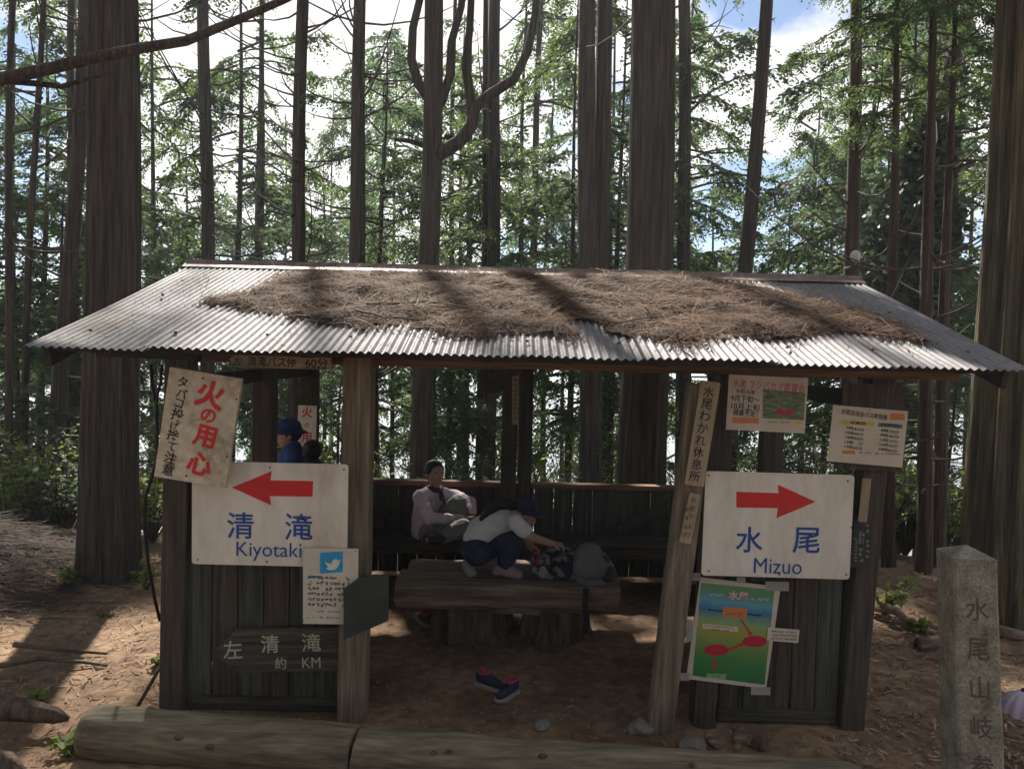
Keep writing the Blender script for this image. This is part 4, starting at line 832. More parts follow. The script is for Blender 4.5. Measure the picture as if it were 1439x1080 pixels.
# ---------------------------------------------------------------- logs, stone marker, stones, cable
def logobj(name, label, pts, rs, mat, seg=28, ridge=.05, seed=1, cat='log'):
    r_ = empty(name, pts[0], label, cat); MB().tube(pts, rs, seg, ridge, 5, seed=seed).build('trunk', mat, r_, True); return r_
zc = .122
a = P(118, 1035, 4.10); b_ = P(1210, 1095, 3.72); a.z = zc; b_.z = zc - .02
L = [a.lerp(b_, t) for t in (0, .012, .03, .1, .2, .35, .5, .65, .8, .93, .985, 1)]; L[0] = a + Vector((0, 0, 0))
def cutlog(label, t0, t1, seed, round0, round1):
    n_ = 16; ts = [t0, t0 + .004, t0 + .012] + list(np.linspace(t0 + .03, t1 - .03, n_)) + [t1 - .008, t1 - .003, t1]; r_ = random.Random(seed); k0 = (.6, .87, .97) if round0 else (.95, .99, 1); k1 = (.97, .87, .7) if round1 else (1, .99, .95)
    pts = [a.lerp(b_, t) + Vector((0, r_.uniform(-.003, .003), r_.uniform(-.003, .003))) for t in ts]; rs = [.135 * k for k in k0] + [.135 + .006 * noise.noise(Vector((t * 9, seed, 0))) for t in ts[3:-3]] + [.133 * k for k in k1]
    o = empty('edging_log', (a.lerp(b_, t0).x, a.lerp(b_, t0).y, 0), label, 'log'); MB().tube(pts, rs, 56, .022, 6, seed=seed).build('trunk', M_log, o, True)
    for _ in range(4 if t1 - t0 > .4 else 2):
        t = r_.uniform(t0 + .05, t1 - .05); p = a.lerp(b_, t); an = r_.uniform(-.2, 1.0); dv = Vector((0, -math.cos(an), math.sin(an))); MB().ball(p + dv * .132, .018, (1.5, .7, 1), None, 10, 7).build('knot', M_stump, o, True)
    return o
cutlog('short peeled edging log with a sunlit end below the Kiyotaki sign', 0, .372, 3, True, False)
fl = cutlog('long peeled edging log in front of the open shelter entrance', .3745, 1, 8, False, True)
for t, dx in ((.436, .01), (.82, -.02)):
    p = a.lerp(b_, t); MB().beam(p + Vector((0, -.134, -.10)), p + Vector((dx, -.12, .05)), .008, .012, FU, n=3, jit=.002).build('crack', M_black, fl)
q = lambda px, py, z: PZ(px, py, z)
logobj('fallen_log', 'weathered fallen log with broken end beside the edging log', [PZ(-90, 985, .16), PZ(-20, 992, .15), PZ(40, 998, .13), PZ(80, 1005, .10), PZ(97, 1010, .07)], [.07, .065, .055, .04, .012], M_stump, 20, .12, 5)
r2 = logobj('fallen_log', 'dark rooty wood chunk in front of the brush heap', [PZ(-40, 1065, .08), PZ(5, 1070, .09), PZ(35, 1088, .04)], [.06, .055, .02], M_stump, 16, .16, 6)
for k_, (pp) in enumerate((((0, 935, .05), (55, 925, .08), (120, 930, .05), (150, 935, .03)), ((20, 905, .06), (80, 912, .06), (150, 918, .03)), ((1290, 905, .05), (1330, 898, .08), (1370, 890, .1)), ((1225, 850, .1), (1260, 858, .14), (1275, 872, .08)), ((1380, 880, .18), (1440, 893, .16), (1500, 900, .14)))):
    pts = [PZ(*v) for v in pp]; tag(MB().tube(pts, list(np.linspace(.05, .025, len(pts))) if k_ > 1 else list(np.linspace(.02, .008, len(pts))), 10, .1, 4, seed=k_).build('fallen_branch', M_twig if k_ < 2 else M_slab, None, True),
        ('long grey branch lying at the foot of the brush heap', 'thin grey branch lying above the longer one by the brush heap', 'pale fallen branch behind the stone marker', 'short pale fallen branch beside the ferns', 'thick fallen branch at the foot of the sun-tinted mossy cedar')[k_], 'branch')
# stone marker
sb = PZ(1378, 1150, -.05); sb = Vector((P(1376, 1085, 3.55).x, 3.55, g1(2.2, 3.55) - .1)); tpv = P(1357, 778, 3.6)
ms = MB(); vs = []; hgt = (tpv.z - sb.z); yawm = rad(-6); n = 9
cx_ = Vector((math.cos(yawm), math.sin(yawm), 0)); cy_ = Vector((-math.sin(yawm), math.cos(yawm), 0)); hw = .098; ch = .012
ring = [(-hw + ch, -hw), (hw - ch, -hw), (hw, -hw + ch), (hw, hw - ch), (hw - ch, hw), (-hw + ch, hw), (-hw, hw - ch), (-hw, -hw + ch)]
for i in range(n + 1):
    t = i / n; c = sb.lerp(tpv, t); sc = 1.06 - .08 * t
    for x, y in ring: vs.append(c + cx_ * x * sc + cy_ * y * sc + Vector((random.uniform(-.002, .002), random.uniform(-.002, .002), 0)))
vs.append(tpv + Vector((0, 0, .045)))
ms.add(vs, [(i * 8 + k, i * 8 + (k + 1) % 8, i * 8 + 8 + (k + 1) % 8, i * 8 + 8 + k) for i in range(n) for k in range(8)] + [(n * 8 + k, n * 8 + (k + 1) % 8, (n + 1) * 8) for k in range(8)])
sr = empty('stone_marker', sb, 'leaning square granite waymarker carved with Japanese characters', 'stone marker'); ms.build('shaft', M_stone, sr)
axis_ = (tpv - sb).normalized(); nf = (-cy_ - axis_ * (-cy_).dot(axis_)).normalized()
for i, ch_ in enumerate('水尾山岐参道'):
    zf = 1.0 - (.16 + .125 * i); cu = bpy.data.curves.new('t', 'FONT'); cu.body = ch_; cu.resolution_u = 3; cu.offset = .008; cu.extrude = .02; o = bpy.data.objects.new('t', cu); COL.objects.link(o)
    me = bpy.data.meshes.new_from_object(o.evaluated_get(bpy.context.evaluated_depsgraph_get())); bpy.data.objects.remove(o); me.materials.clear(); me.materials.append(M_carve)
    c = sb.lerp(tpv, zf) + nf * (hw * (1.06 - .08 * zf) + .0005) 
    for v in me.vertices: v.co = c + cx_ * ((v.co.x - .5) * .105) + axis_ * ((v.co.y - .38) * .115) + nf * (v.co.z * .06)
    link('carved_character', me, sr, True)
# stones
def stone(px, py, r, label, mat=M_rock, sc=(1.3, 1, .6)):
    c = PZ(px, py, r * .4); c.z = g1(c.x, c.y) + r * .3; m = MB(); m.ball(c, r, sc, Matrix.Rotation(random.uniform(0, 3), 3, 'Z'), 14, 9)
    m.v = [tuple(Vector(v) + (Vector(v) - c) * (.35 * noise.noise(Vector(v) * 14 / 1.0) + .15 * noise.noise(Vector(v) * 40))) for v in m.v]
    tag(m.build('stone', mat), label, 'stone')
stone(762, 1018, .05, 'small rounded stone on the earth floor by the edging log'); stone(975, 1043, .07, 'flat grey stone below the map poster'); stone(1066, 1042, .05, 'rusty brown pointed stone below the map poster', M_stump, (1, .8, 1.2)); stone(900, 1022, .07, 'square stone block at the foot of the leaning signpost', M_rock, (1.1, .9, .7)); stone(1000, 1036, .04, 'thin pale stone chip between two stones', M_slab, (2.2, .8, .35)); stone(1040, 1030, .05, 'long thin stone sliver below the map poster', M_slab, (2.8, .7, .25))
# black cable hanging from the eave, leaning stick
cpts = [(212, 512), (214, 540), (220, 570), (221, 640), (214, 668), (204, 700), (203, 740), (208, 790), (217, 840), (225, 872)]
tag(MB().tube([P(x, y, 4.75 + .02 * i) for i, (x, y) in enumerate(cpts)], [.011] * 10, 8).build('cable', M_rubber, None, True), 'black cable hanging from the eave beside the left corner post', 'cable')
tag(MB().tube([P(228, 512, 4.75), P(226, 535, 4.75), P(221, 556, 4.77), P(220, 575, 4.79)], [.009] * 4, 8).build('cable', M_rubber, None, True), 'short cable loop joining the long hanging black cable', 'cable')
p0 = PZ(190, 998, .0); p1 = P(228, 932, p0.y + .12)
tag(MB().tube([p0, p0.lerp(p1, .5) + Vector((.005, 0, .01)), p1], [.012, .012, .010], 8).build('stick', M_twig, None, True), 'dark thin stick leaning against the left corner post', 'stick')

# ---------------------------------------------------------------- vegetation
def leaf_quads(O, D, S, l, wd):
    n = len(O); a = O; b = O + D * (l * .5)[:, None] + S * wd[:, None]; c = O + D * l[:, None]; d = O + D * (l * .5)[:, None] - S * wd[:, None]
    V = np.stack([a, b, c, d], 1).reshape(-1, 3); return V, np.arange(n * 4).reshape(n, 4)
def unit(a): return a / (np.linalg.norm(a, axis=1, keepdims=True) + 1e-9)
def make_crown(seed, H, R0, zlow, nb, mat, leaf=.11, lw=.027, gap=.15, droop=.6, dens=15, shape=.45, m=12, name='crown'):
    g = np.random.default_rng(seed); wood = MB(); O = []; D = []; Ln = []
    for k in range(nb):
        t = (k + g.random()) / nb; z = zlow + (H - zlow) * t; Lb = (R0 * (1 - t) ** shape * g.uniform(.3, 1.25)) + .3; az = g.uniform(0, 6.283)
        if noise.noise(Vector((math.cos(az) * 1.3 + seed, math.sin(az) * 1.3, z * .55))) < -gap: continue
        up = g.uniform(-.15, .75); d0 = np.array([math.cos(az), math.sin(az), 0]); side = np.array([-d0[1], d0[0], 0]); kn = g.normal(0, .12)
        f = lambda s: np.array([0, 0, z]) + d0 * (Lb * s) + side * (Lb * kn * s * s) + np.array([0, 0, Lb * (up * s - droop * s * s + .14 * s ** 4)])
        ss = np.linspace(0, 1, 5); wood.tube([f(s) for s in ss], [.022 * (1 - .8 * s) * (.5 + Lb / 3) + .003 for s in ss], 4)
        nt_ = int(Lb * dens) + 3
        for i in range(nt_):
            s = 1 - .78 * ((i + g.random()) / nt_) ** 1.7; o = f(s); tg = f(min(1, s + .05)) - f(s - .05); tg /= np.linalg.norm(tg) + 1e-9
            sg = 1 if i % 2 else -1; d = tg * g.uniform(.5, .9) + side * sg * g.uniform(.3, .9) + np.array([0, 0, g.uniform(-.75, .35)]); d /= np.linalg.norm(d)
            O.append(o); D.append(d); Ln.append(g.uniform(.25, .62) * (1.1 - .45 * s) * (1 + .12 * Lb))
    O = np.array(O); D = np.array(D); Ln = np.array(Ln); n = len(O)
    j = np.tile(np.arange(m), n); r = np.repeat(np.arange(n), m); t = (j + .4) / m
    pos = O[r] + D[r] * (Ln[r] * t)[:, None] + np.array([0, 0, -.5]) * (Ln[r] * t * t)[:, None]
    S = unit(np.cross(D, np.array([0, 0, 1.0]) + g.normal(0, .35, (n, 3))))[r]; sg = np.where(j % 2 == 0, 1, -1)[:, None]
    ld = unit(D[r] * .75 + S * sg * .75 + np.array([0, 0, -.25]) + g.normal(0, .22, (n * m, 3))); nn = unit(np.cross(ld, S) + g.normal(0, .5, (n * m, 3))); sd_ = unit(np.cross(ld, nn))
    l = leaf * g.uniform(.6, 1.25, n * m) * (1.15 - .5 * t); V, F = leaf_quads(pos, ld, sd_, l, l * lw / leaf)
    wm = bpy.data.meshes.new('branchwork'); wm.from_pydata(wood.v, [], wood.f); wm.materials.append(M_twig); wm.update()
    return wm, np_mesh(name, V, F, mat)
def trunk_mesh(pts, rs, seg, mat, ridge, seed, name='trunk'):
    m = MB().tube(pts, rs, seg, ridge, 11, seed=seed); me = bpy.data.meshes.new(name); me.from_pydata(m.v, [], m.f); me.materials.append(mat); me.polygons.foreach_set('use_smooth', [True] * len(me.polygons)); me.update(); return me

# background trees: five prototypes of trunk + branchwork + crown, copied
PROTO = []
for s_, (R0, zl, nb_, mat, gp) in enumerate(((2.3, 3.2, 125, M_leafA, -.06), (2.0, 4.6, 120, M_leafB, -.05), (2.7, 3.6, 130, M_leafB, -.07), (1.8, 2.4, 130, M_leafA, -.05), (2.5, 5.0, 120, M_leafA, -.08))):
    wm, cm = make_crown(100 + s_, 12, R0, zl, nb_, mat, gap=gp)
    tm = trunk_mesh([(.06 * math.sin(z * .5 + s_), .06 * math.cos(z * .4 + s_), z) for z in np.linspace(-.5, 12, 14)], list(np.linspace(.095, .012, 14)), 10, M_bark, .05, s_)
    PROTO.append((tm, wm, cm))
def bg_tree(px, topy, d, label, group, k=None):
    tp = P(px, topy, d); bz = g1(tp.x, d); H = tp.z - bz; sc = H / 12; k = random.randrange(5) if k is None else k
    t = empty('conifer_tree', (tp.x, d, bz), label, 'tree', group); t.scale = (min(1.25, max(.75, sc)),) * 2 + (sc,); t.rotation_euler = (0, 0, random.uniform(0, 6.28))
    for nm, me in zip(('trunk', 'branchwork', 'crown'), PROTO[k]): link(nm, me, t)
FAR = [(60, -60, 14), (20, 60, 13), (105, -40, 19), (215, -60, 18), (262, 180, 22), (335, -120, 17), (366, 40, 19), (300, 260, 24), (400, 160, 26), (458, 230, 24), (470, 120, 30), (540, 80, 20), (560, 40, 26), (655, 20, 22), (660, 330, 18), (745, -60, 18), (780, 20, 23), (800, 240, 28), (865, -40, 19), (975, -60, 17), (950, 60, 24), (1005, 230, 24),
       (1150, 110, 16), (1110, 270, 15), (1175, 190, 21), (1240, -120, 15), (1275, -60, 19), (1335, -80, 16), (1385, 40, 21), (150, 100, 26), (1210, 330, 30), (880, 330, 32), (1300, -90, 13), (1365, -140, 14), (1250, 170, 12.5), (90, 250, 12), (110, 120, 13), (540, 60, 13), (620, 90, 12.6), (690, 100, 13.2), (815, -30, 13), (880, -20, 13.6), (930, 20, 13)]  # closing entries are extra trees added to shade the ground and shelter floor
for i, (a, b, c) in enumerate(FAR): bg_tree(a, b, c, ('tall full-crowned conifer on the slope behind the shelter', 'tall conifer with bluish green foliage on the slope behind the shelter', 'broad loose-crowned bluish green conifer on the slope behind the shelter', 'narrow conifer leafy almost to its foot on the slope behind the shelter', 'tall conifer with a bare lower trunk on the slope behind the shelter')[i % 5], 'conifers on the slope behind the shelter', i % 5)
LOW = [(40, 470, 11), (110, 520, 12.5), (235, 480, 13), (400, 480, 17), (480, 470, 16), (1035, 500, 16), (1160, 540, 12), (1280, 470, 15), (1340, 520, 11)]
for i, (a, b, c) in enumerate(LOW):
    tp = P(a, b, c); bz = g1(tp.x, c); H = max(2.5, tp.z - bz); t = empty('young_conifer', (tp.x, c, bz), 'young conifer with low branches behind the shelter', 'tree', 'young conifers behind the shelter')
    t.scale = (.62, .62, H / 12); t.rotation_euler = (0, 0, i * 2.1)
    for nm, me in zip(('trunk', 'branchwork', 'crown'), PROTO[(i * 2 + 1) % 5]): link(nm, me, t)

# near trees: measured trunks
TOPC = [make_crown(200 + i, 6.5, 2.4, .3, 80, (M_leafA, M_leafB)[i % 2], gap=.05, name='crown') for i in range(2)]
def dead_branches(m, axis_pts, rads, z0, z1, n, seed, lmax=1.6, rr=.010):
    g = random.Random(seed)
    for _ in range(n):
        z = g.uniform(z0, z1)
        for i in range(len(axis_pts) - 1):
            if axis_pts[i].z <= z <= axis_pts[i + 1].z: break
        t = (z - axis_pts[i].z) / (axis_pts[i + 1].z - axis_pts[i].z + 1e-6); p = axis_pts[i].lerp(axis_pts[i + 1], t); az = g.uniform(0, 6.28); d = Vector((math.cos(az), math.sin(az), 0)); L_ = g.uniform(.35, 1) * lmax; up = g.uniform(-.5, .3)
        pts = []; side = Vector((-d.y, d.x, 0)) * g.uniform(-.3, .3)
        for s in (0, .25, .5, .75, 1): pts.append(p + d * L_ * s + side * s * s * L_ + Vector((g.uniform(-.02, .02), g.uniform(-.02, .02), L_ * (up * s + .45 * s * s))))
        m.tube(pts, [rr * 1.3, rr, rr * .8, rr * .55, rr * .25], 5)
        if g.random() < .6:
            q0 = pts[2]; e = q0 + (d * .5 + Vector((g.uniform(-.6, .6), g.uniform(-.6, .6), g.uniform(-.2, .5)))) * L_ * .45; m.tube([q0, q0.lerp(e, .5) + Vector((0, 0, .03)), e], [rr * .6, rr * .45, rr * .2], 4)
def near_tree(label, pt, pb, wt, wb, d, mat=M_bark, H=25.0, seg=24, ridge=.05, nbr=10, crown=True, name='cedar_tree', brz=(2.5, 11), group=None, extra=None, lmax=1.7, csc=1.0):
    A, B = P(*pt, d), P(*pb, d); dr = (A - B) / max(.1, A.z - B.z); bz = g1(B.x, d); base = B + dr * (bz - B.z); rt, rb = wt * d / FPX / 2, wb * d / FPX / 2; seed = int(pb[0])
    def rz(z): t = (z - B.z) / (A.z - B.z); return max(.03, rb + (rt - rb) * t) if t <= 1 else max(.02, rt * (1 - (z - A.z) / max(1, (bz + H - A.z)) * .75))
    pts, rs = [], []
    for z in np.concatenate([[-.35, -.1, .1, .3, .55], np.arange(.9, H, .45)]):
        zz = bz + z; fl = 1 + .12 * math.exp(-max(0, z) / .35); pts.append(base + dr * (zz - bz) + Vector((.02 * math.sin(z * .9 + seed), .02 * math.cos(z * .7 + seed), 0)) * min(1, max(0, z))); rs.append(rz(zz) * fl)
    root = empty(name, base, label, 'tree', group); me = trunk_mesh([p - base for p in pts], rs, seg, mat, ridge, seed); link('trunk', me, root)
    if nbr or extra:
        m = MB(); 
        if nbr: dead_branches(m, [p - base for p in pts], rs, brz[0] - bz, brz[1] - bz, nbr, seed, lmax, .006 + .0008 * d)
        if extra: extra(root, base)
        if m.v: m.build('branchwork', M_twig, root, True, False)
    if crown:
        wm, cm = TOPC[seed % 2]
        for nm, me_ in (('crown_branchwork', wm), ('crown', cm)):
            o = link(nm, me_, root); o.location = pts[-1] - base - Vector((0, 0, 4.2 * csc)); o.rotation_euler = (0, 0, seed); o.scale = (csc,) * 3
    return root, base
near_tree('massive straight cedar left of the shelter roof', (157, 0), (155, 820), 62, 78, 7.3, seg=72, ridge=.07, nbr=3, H=26, brz=(5, 12))
near_tree('massive cedar leaning right with sun-tinted mossy bark beside the stone marker', (1446, 0), (1412, 870), 78, 112, 6.5, M_bark_moss_sun, 26, 80, .07, 0)
near_tree('thick straight cedar rising behind the shelter, right of the twin-stemmed cedar', (920, 0), (903, 680), 58, 66, 8.4, seg=64, ridge=.07, nbr=4, H=26)
def fork(root, base):
    def pl(pxs, w0, w1, d=10.0):
        pts = [P(a, b, d) - base for a, b in pxs]; full = []
        for a, b in zip(pts[:-1], pts[1:]): full += [a.lerp(b, t) for t in (0, .5)]
        full.append(pts[-1]); MB().tube(full, [r * d / FPX / 2 for r in np.linspace(w0, w1, len(full))], 12, .05, 5, seed=3).build('limb', M_bark, root, True, False)
    pl([(608, 222), (625, 212), (645, 200), (662, 178), (668, 150), (690, 132), (722, 112), (742, 72), (752, 20), (756, -60)], 22, 9); pl([(665, 172), (660, 130), (654, 92), (660, 40), (664, -40)], 15, 9)
    pl([(606, 165), (622, 140), (632, 105), (634, 60), (648, 10), (655, -60)], 14, 9); pl([(604, 140), (588, 118), (578, 85), (580, 40), (592, -10), (600, -80)], 15, 9); pl([(598, 205), (575, 198), (555, 196)], 9, 5)
near_tree('forked cedar with thick curved side limbs behind the shelter', (609, 60), (594, 665), 26, 33, 10.0, H=24, nbr=0, extra=fork)
def twin(root, base):
    pts = [P(a, b, 10.6) - base for a, b in ((838, 520), (843, 400), (846, 250), (848, 120), (850, 0), (852, -200), (854, -500))]; MB().tube(pts, [r * 10.6 / FPX / 2 for r in (20, 23, 22, 21, 20, 17, 12)], 20, .06, 9, seed=4).build('second_trunk', M_bark, root, True, False)
near_tree('twin-stemmed cedar behind the shelter', (825, 0), (829, 680), 22, 32, 10.5, H=25, nbr=0, extra=twin)
near_tree('slim cedar nearest the left end of the roof ridge', (287, 0), (291, 370), 15, 18, 14, nbr=34, brz=(1, 9), lmax=2.4)
near_tree('very thin dark cedar between two slim cedars behind the left roof', (368, 120), (364, 370), 7, 10, 17, nbr=30, brz=(0, 11), H=21)
near_tree('slim straight cedar behind the left end of the roof litter', (425, 0), (419, 370), 16, 19, 13, nbr=24, brz=(2, 9), lmax=2.2)
near_tree('slim cedar with many bare upswept branches left of the forked cedar', (508, 0), (500, 375), 16, 22, 12, nbr=32, brz=(2, 8.5), lmax=2.3)
near_tree('slim cedar right of the forked cedar', (697, 0), (688, 670), 15, 20, 12.5, nbr=12, brz=(0, 9))
near_tree('thin dark cedar left of the twin-stemmed cedar', (760, 0), (748, 380), 7, 10, 18, nbr=30, brz=(0, 11))
near_tree('slim cedar standing close right of the thick straight cedar', (961, 0), (962, 390), 16, 18, 12.5, nbr=18, brz=(2, 9))
near_tree('bare leaning pole-like cedar against the blue sky gap', (1078, 0), (1046, 390), 16, 20, 10.5, nbr=3, H=22, brz=(4, 9), lmax=.5)
t13, b13 = near_tree('slim reddish cedar carrying a white globe behind the right roof end', (1203, 0), (1197, 390), 14, 20, 9.5, M_bark_red, 22, nbr=16, brz=(3, 8.5))
def ivy(m, base): pass
t14, b14 = near_tree('leaning cedar wrapped in dark ivy behind the right roof end', (1362, 0), (1262, 400), 22, 27, 11, H=20, nbr=26, brz=(3, 9), lmax=2.4)
g_ = np.random.default_rng(5); n = 5200; hcz = g_.uniform(-.2, 5.2, n); ax_ = np.array([P(1262 + (400 - y_) * .25, y_, 11) for y_ in (400 - hcz * 98 * .55 + 60)]); rad_ = (.25 + .55 * np.abs(np.sin(hcz * 1.3 + 1)) * np.exp(-((hcz - 1.6) / 1.7) ** 2)) * g_.uniform(.2, 1, n) ** .5; th = g_.uniform(0, 6.28, n)
pos = ax_ + np.stack([rad_ * np.cos(th) * 1.15, rad_ * np.sin(th), g_.normal(0, .2, n)], -1) - np.array(b14); dd = unit(g_.normal(0, 1, (n, 3)) + np.array([0, 0, -.6])); ss_ = unit(np.cross(dd, g_.normal(0, 1, (n, 3)))); ll = g_.uniform(.07, .16, n)
V, F = leaf_quads(pos, dd, ss_, ll, ll * .42); link('ivy', np_mesh('ivy', V, F, M_leafD), t14)
gl = P(1202, 360, 9.2); gr = empty('globe_lamp', gl, 'white globe on the slim reddish cedar above the right roof end', 'lamp'); MB().ball(gl, .062, (.95, .95, 1.15), None, 18, 12).build('globe', M_globe, gr, True); MB().tube([gl + Vector((0, .02, -.09)), gl + Vector((0, .12, -.12)), gl + Vector((-.01, .25, -.12))], [.02, .018, .018], 8).build('bracket', M_screw, gr, True)
near_tree('reddish young cedar trunk just right of the shelter corner', (1253, 480), (1248, 850), 15, 18, 8.2, M_bark_red, 6.5, 24, .06, 14, brz=(.8, 5), csc=.42)
near_tree('thicker reddish cedar trunk left of the stone marker', (1303, 480), (1297, 860), 18, 22, 8.0, M_bark_red, 7.5, 24, .06, 14, brz=(.8, 5), csc=.45)
near_tree('reddish cedar trunk directly behind the stone marker top', (1327, 480), (1316, 850), 15, 19, 8.4, M_bark_red, 6.8, 24, .06, 12, brz=(.8, 5), csc=.4)
for lab, pt, pb, a, b, d in (('slim cedar left of the massive left cedar', (108, 200), (72, 790), 18, 24, 10.5), ('thin dark cedar rising straight behind the brush heap', (48, 250), (26, 800), 8, 11, 11), ('cedar pole near the brush heap, left of the slim cedar', (14, 300), (6, 800), 9, 12, 10), ('slim cedar almost touching the massive left cedar', (100, 420), (98, 790), 11, 15, 12.5),
        ('thin trunk just right of the seated person, behind the rail', (634, 400), (631, 670), 7, 9, 16), ('thin trunk left of the paired slim cedar, behind the rail', (658, 400), (655, 670), 8, 10, 15), ('pale brown trunk touching the slim cedar behind the clock', (679, 400), (675, 670), 9, 12, 12.9), ('thin trunk right of the twin-stemmed cedar, behind the rail', (854, 400), (851, 670), 7, 9, 14), ('thin trunk behind the notice on the rear post', (416, 420), (411, 650), 10, 13, 12)):
    near_tree(lab, pt, pb, a, b, d, H=23, nbr=16, brz=(-.5, 7), crown=True, lmax=1.9)
# tree just outside the frame on the left whose long limb crosses the picture
def limb(root, base):
    pts = [P(a, b, 6.3) - base for a, b in ((-260, 175), (-120, 140), (0, 112), (70, 97), (130, 82), (200, 68), (262, 58), (330, 30), (400, 0), (470, -35), (560, -70))]
    for q_, rs_, sg_ in ((pts, [r * 6.3 / FPX / 2 for r in (24, 20, 17, 16, 15, 14, 13, 11, 10, 8, 5)], 12), ([pts[2], pts[2].lerp(pts[4], .6) + Vector((0, .1, -.12)), pts[4] + Vector((.1, .15, -.05))], [.03, .022, .01], 8), ([pts[4], pts[4] + Vector((-.2, .1, .25)), pts[4] + Vector((-.5, .1, .3))], [.015, .01, .004], 6)):
        MB().tube(q_, rs_, sg_, .06, 4, seed=2).build('limb', M_bark, root, True, False)
near_tree('cedar whose long bare limb reaches in front of the massive left cedar', (-270, 0), (-262, 800), 50, 62, 6.3, H=25, nbr=0, extra=limb)

# shrubs and small plants
def shrub(px, py, z, hgt, spread, nst, label, mat=M_leafC, leaf=.07, cat='plant', name='shrub', group=None, d=None):
    c = PZ(px, py, z) if d is None else P(px, py, d); c.z = g1(c.x, c.y); g = np.random.default_rng(int(px * 7 + py)); root = empty(name, c, label, cat, group); wood = MB(); O = []; D = []
    for _ in range(nst):
        az = g.uniform(0, 6.28); e = np.array([math.cos(az) * spread * g.uniform(.2, 1), math.sin(az) * spread * g.uniform(.2, 1), hgt * g.uniform(.5, 1)]); mid = e * .5 + np.array([0, 0, .12 * hgt]); pts = [Vector((0, 0, -.03)), Vector(mid), Vector(e)]; wood.tube(pts, [.008, .006, .002], 5)
        for i in range(14):
            t = g.uniform(.3, 1); p = mid * (2 * t) * (1 - t) * 1 + e * t * t + 0; O.append(p); dd = np.array([g.normal(), g.normal(), g.normal(.1, .4)]); D.append(dd / np.linalg.norm(dd))
    O = np.array(O); D = np.array(D); n = len(O); S = unit(np.cross(D, np.array([0, 0, 1.0]) + g.normal(0, .4, (n, 3)))); S = unit(np.cross(D, np.cross(S, D))); l = g.uniform(.5, 1.2, n) * leaf
    V, F = leaf_quads(O, D, S, l, l * .3); wood.build('stem', M_twig, root, True, False); link('foliage', np_mesh('foliage', V, F, mat), root)
shrub(100, 822, .02, .22, .16, 6, 'small bright green plant at the foot of the massive left cedar', leaf=.06); shrub(205, 820, .02, .3, .14, 6, 'leafy green seedling between the massive left cedar and the shelter', leaf=.08)
shrub(148, 862, .02, .06, .12, 6, 'tiny green weed patch on the sunlit ground', leaf=.03); shrub(222, 935, .02, .08, .06, 3, 'tiny bright weed beside the leaning stick', leaf=.04); shrub(98, 1050, .05, .10, .09, 4, 'pale green sprig at the end of the edging log', leaf=.07); shrub(45, 978, .05, .05, .10, 4, 'low green leaf clump above the fallen log', leaf=.06)
shrub(1245, 855, .05, .35, .3, 10, 'green fern clump between the shelter corner and the reddish trunks', leaf=.09); shrub(1290, 880, .03, .1, .12, 5, 'bright green leafy sprig left of the stone marker', leaf=.10)
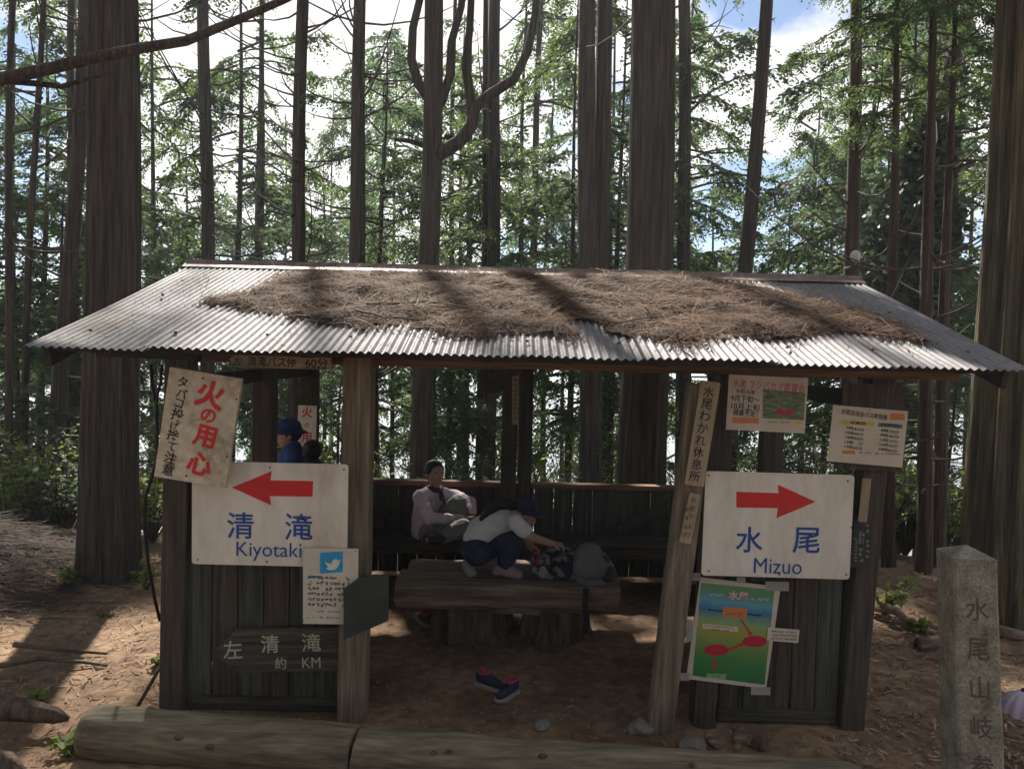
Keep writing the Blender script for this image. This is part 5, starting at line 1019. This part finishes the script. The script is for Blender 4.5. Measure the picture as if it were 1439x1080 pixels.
for i, (a, c, h_, sp_) in enumerate(((10, 8.6, 1.0, .7), (45, 9.0, 1.4, .8), (85, 8.7, 1.0, .7), (215, 8.5, .9, .6), (1235, 8.9, 1.2, .7), (1275, 9.3, 1.5, .8), (1330, 8.9, 1.2, .7), (1210, 9.4, 1.4, .8), (20, 9.2, 1.3, .8), (75, 9.8, 1.6, .9), (215, 9.6, 1.2, .8), (110, 10.2, 1.9, .9), (250, 10.5, 1.8, 1.0), (560, 10.2, 1.3, .9), (640, 10.8, 1.6, 1.0), (770, 10.4, 1.7, 1.1), (800, 11.5, 2.2, 1.2), (860, 10.6, 1.4, .9), (950, 10.4, 1.5, 1.0), (1110, 10.2, 1.8, 1.0), (1160, 9.8, 1.7, .9), (1230, 10.0, 1.8, 1.0), (1275, 9.6, 1.5, .9), (1340, 9.2, 1.5, .9), (480, 11, 1.8, 1.1), (340, 11, 2.0, 1.1), (590, 12.5, 2.6, 1.3), (720, 13, 3.0, 1.4), (880, 12.5, 2.6, 1.3), (990, 12, 2.4, 1.2), (1120, 12, 2.6, 1.2))):
    shrub(a, 700, 0, h_, sp_, 42, 'sunlit leafy shrub on the brink of the slope behind the shelter', (M_leafC, M_leafC, M_leafB)[i % 3], .085, 'shrub', 'undergrowth_shrub', 'shrubs on the brink of the slope', c)

# unseen conifers added behind and beside the viewpoint to cut the sky light
for i in range(22):
    a = rad(150 + 240 * i / 21); r = 7.5 + 3.5 * (i % 3); x, y = r * math.sin(a + math.pi * 0) * 1.15, r * math.cos(a) + 1.0
    if y > 3.5: continue
    t = empty('conifer_tree', (x, y, g1(x, y)), 'dense unseen conifer added opposite the shelter to dim the sky light', 'tree', 'added unseen conifers dimming the sky light'); t.scale = (1.5, 1.5, 1.25 + .1 * (i % 4)); t.rotation_euler = (0, 0, i * 1.7)
    for nm, me in zip(('trunk', 'branchwork', 'crown'), PROTO[i % 5]): link(nm, me, t)

# valley air: one closed box round the camera, the ground and every thing
hz_ = MB(); A_, Z0_, Z1_ = 5200.0, float(V_ground_min) - 1.5, 34.0
hz_.add([(x, y, z) for z in (Z0_, Z1_) for x, y in ((-A_, -A_), (A_, -A_), (A_, A_), (-A_, A_))], [(3, 2, 1, 0), (4, 5, 6, 7), (0, 1, 5, 4), (1, 2, 6, 5), (2, 3, 7, 6), (3, 0, 4, 7)])
mh = bpy.data.materials.new('valley_haze'); mh.use_nodes = True; mh.node_tree.nodes.clear(); pv = nd(mh.node_tree, 'ShaderNodeVolumePrincipled'); pv.inputs['Color'].default_value = (.86, .92, 1, 1); pv.inputs['Density'].default_value = .0015; pv.inputs['Anisotropy'].default_value = .3
mo = nd(mh.node_tree, 'ShaderNodeOutputMaterial'); mh.node_tree.links.new(pv.outputs[0], mo.inputs['Volume'])
tag(hz_.build('haze', mh), 'pale blue valley air over the far hills', 'haze', kind='stuff')
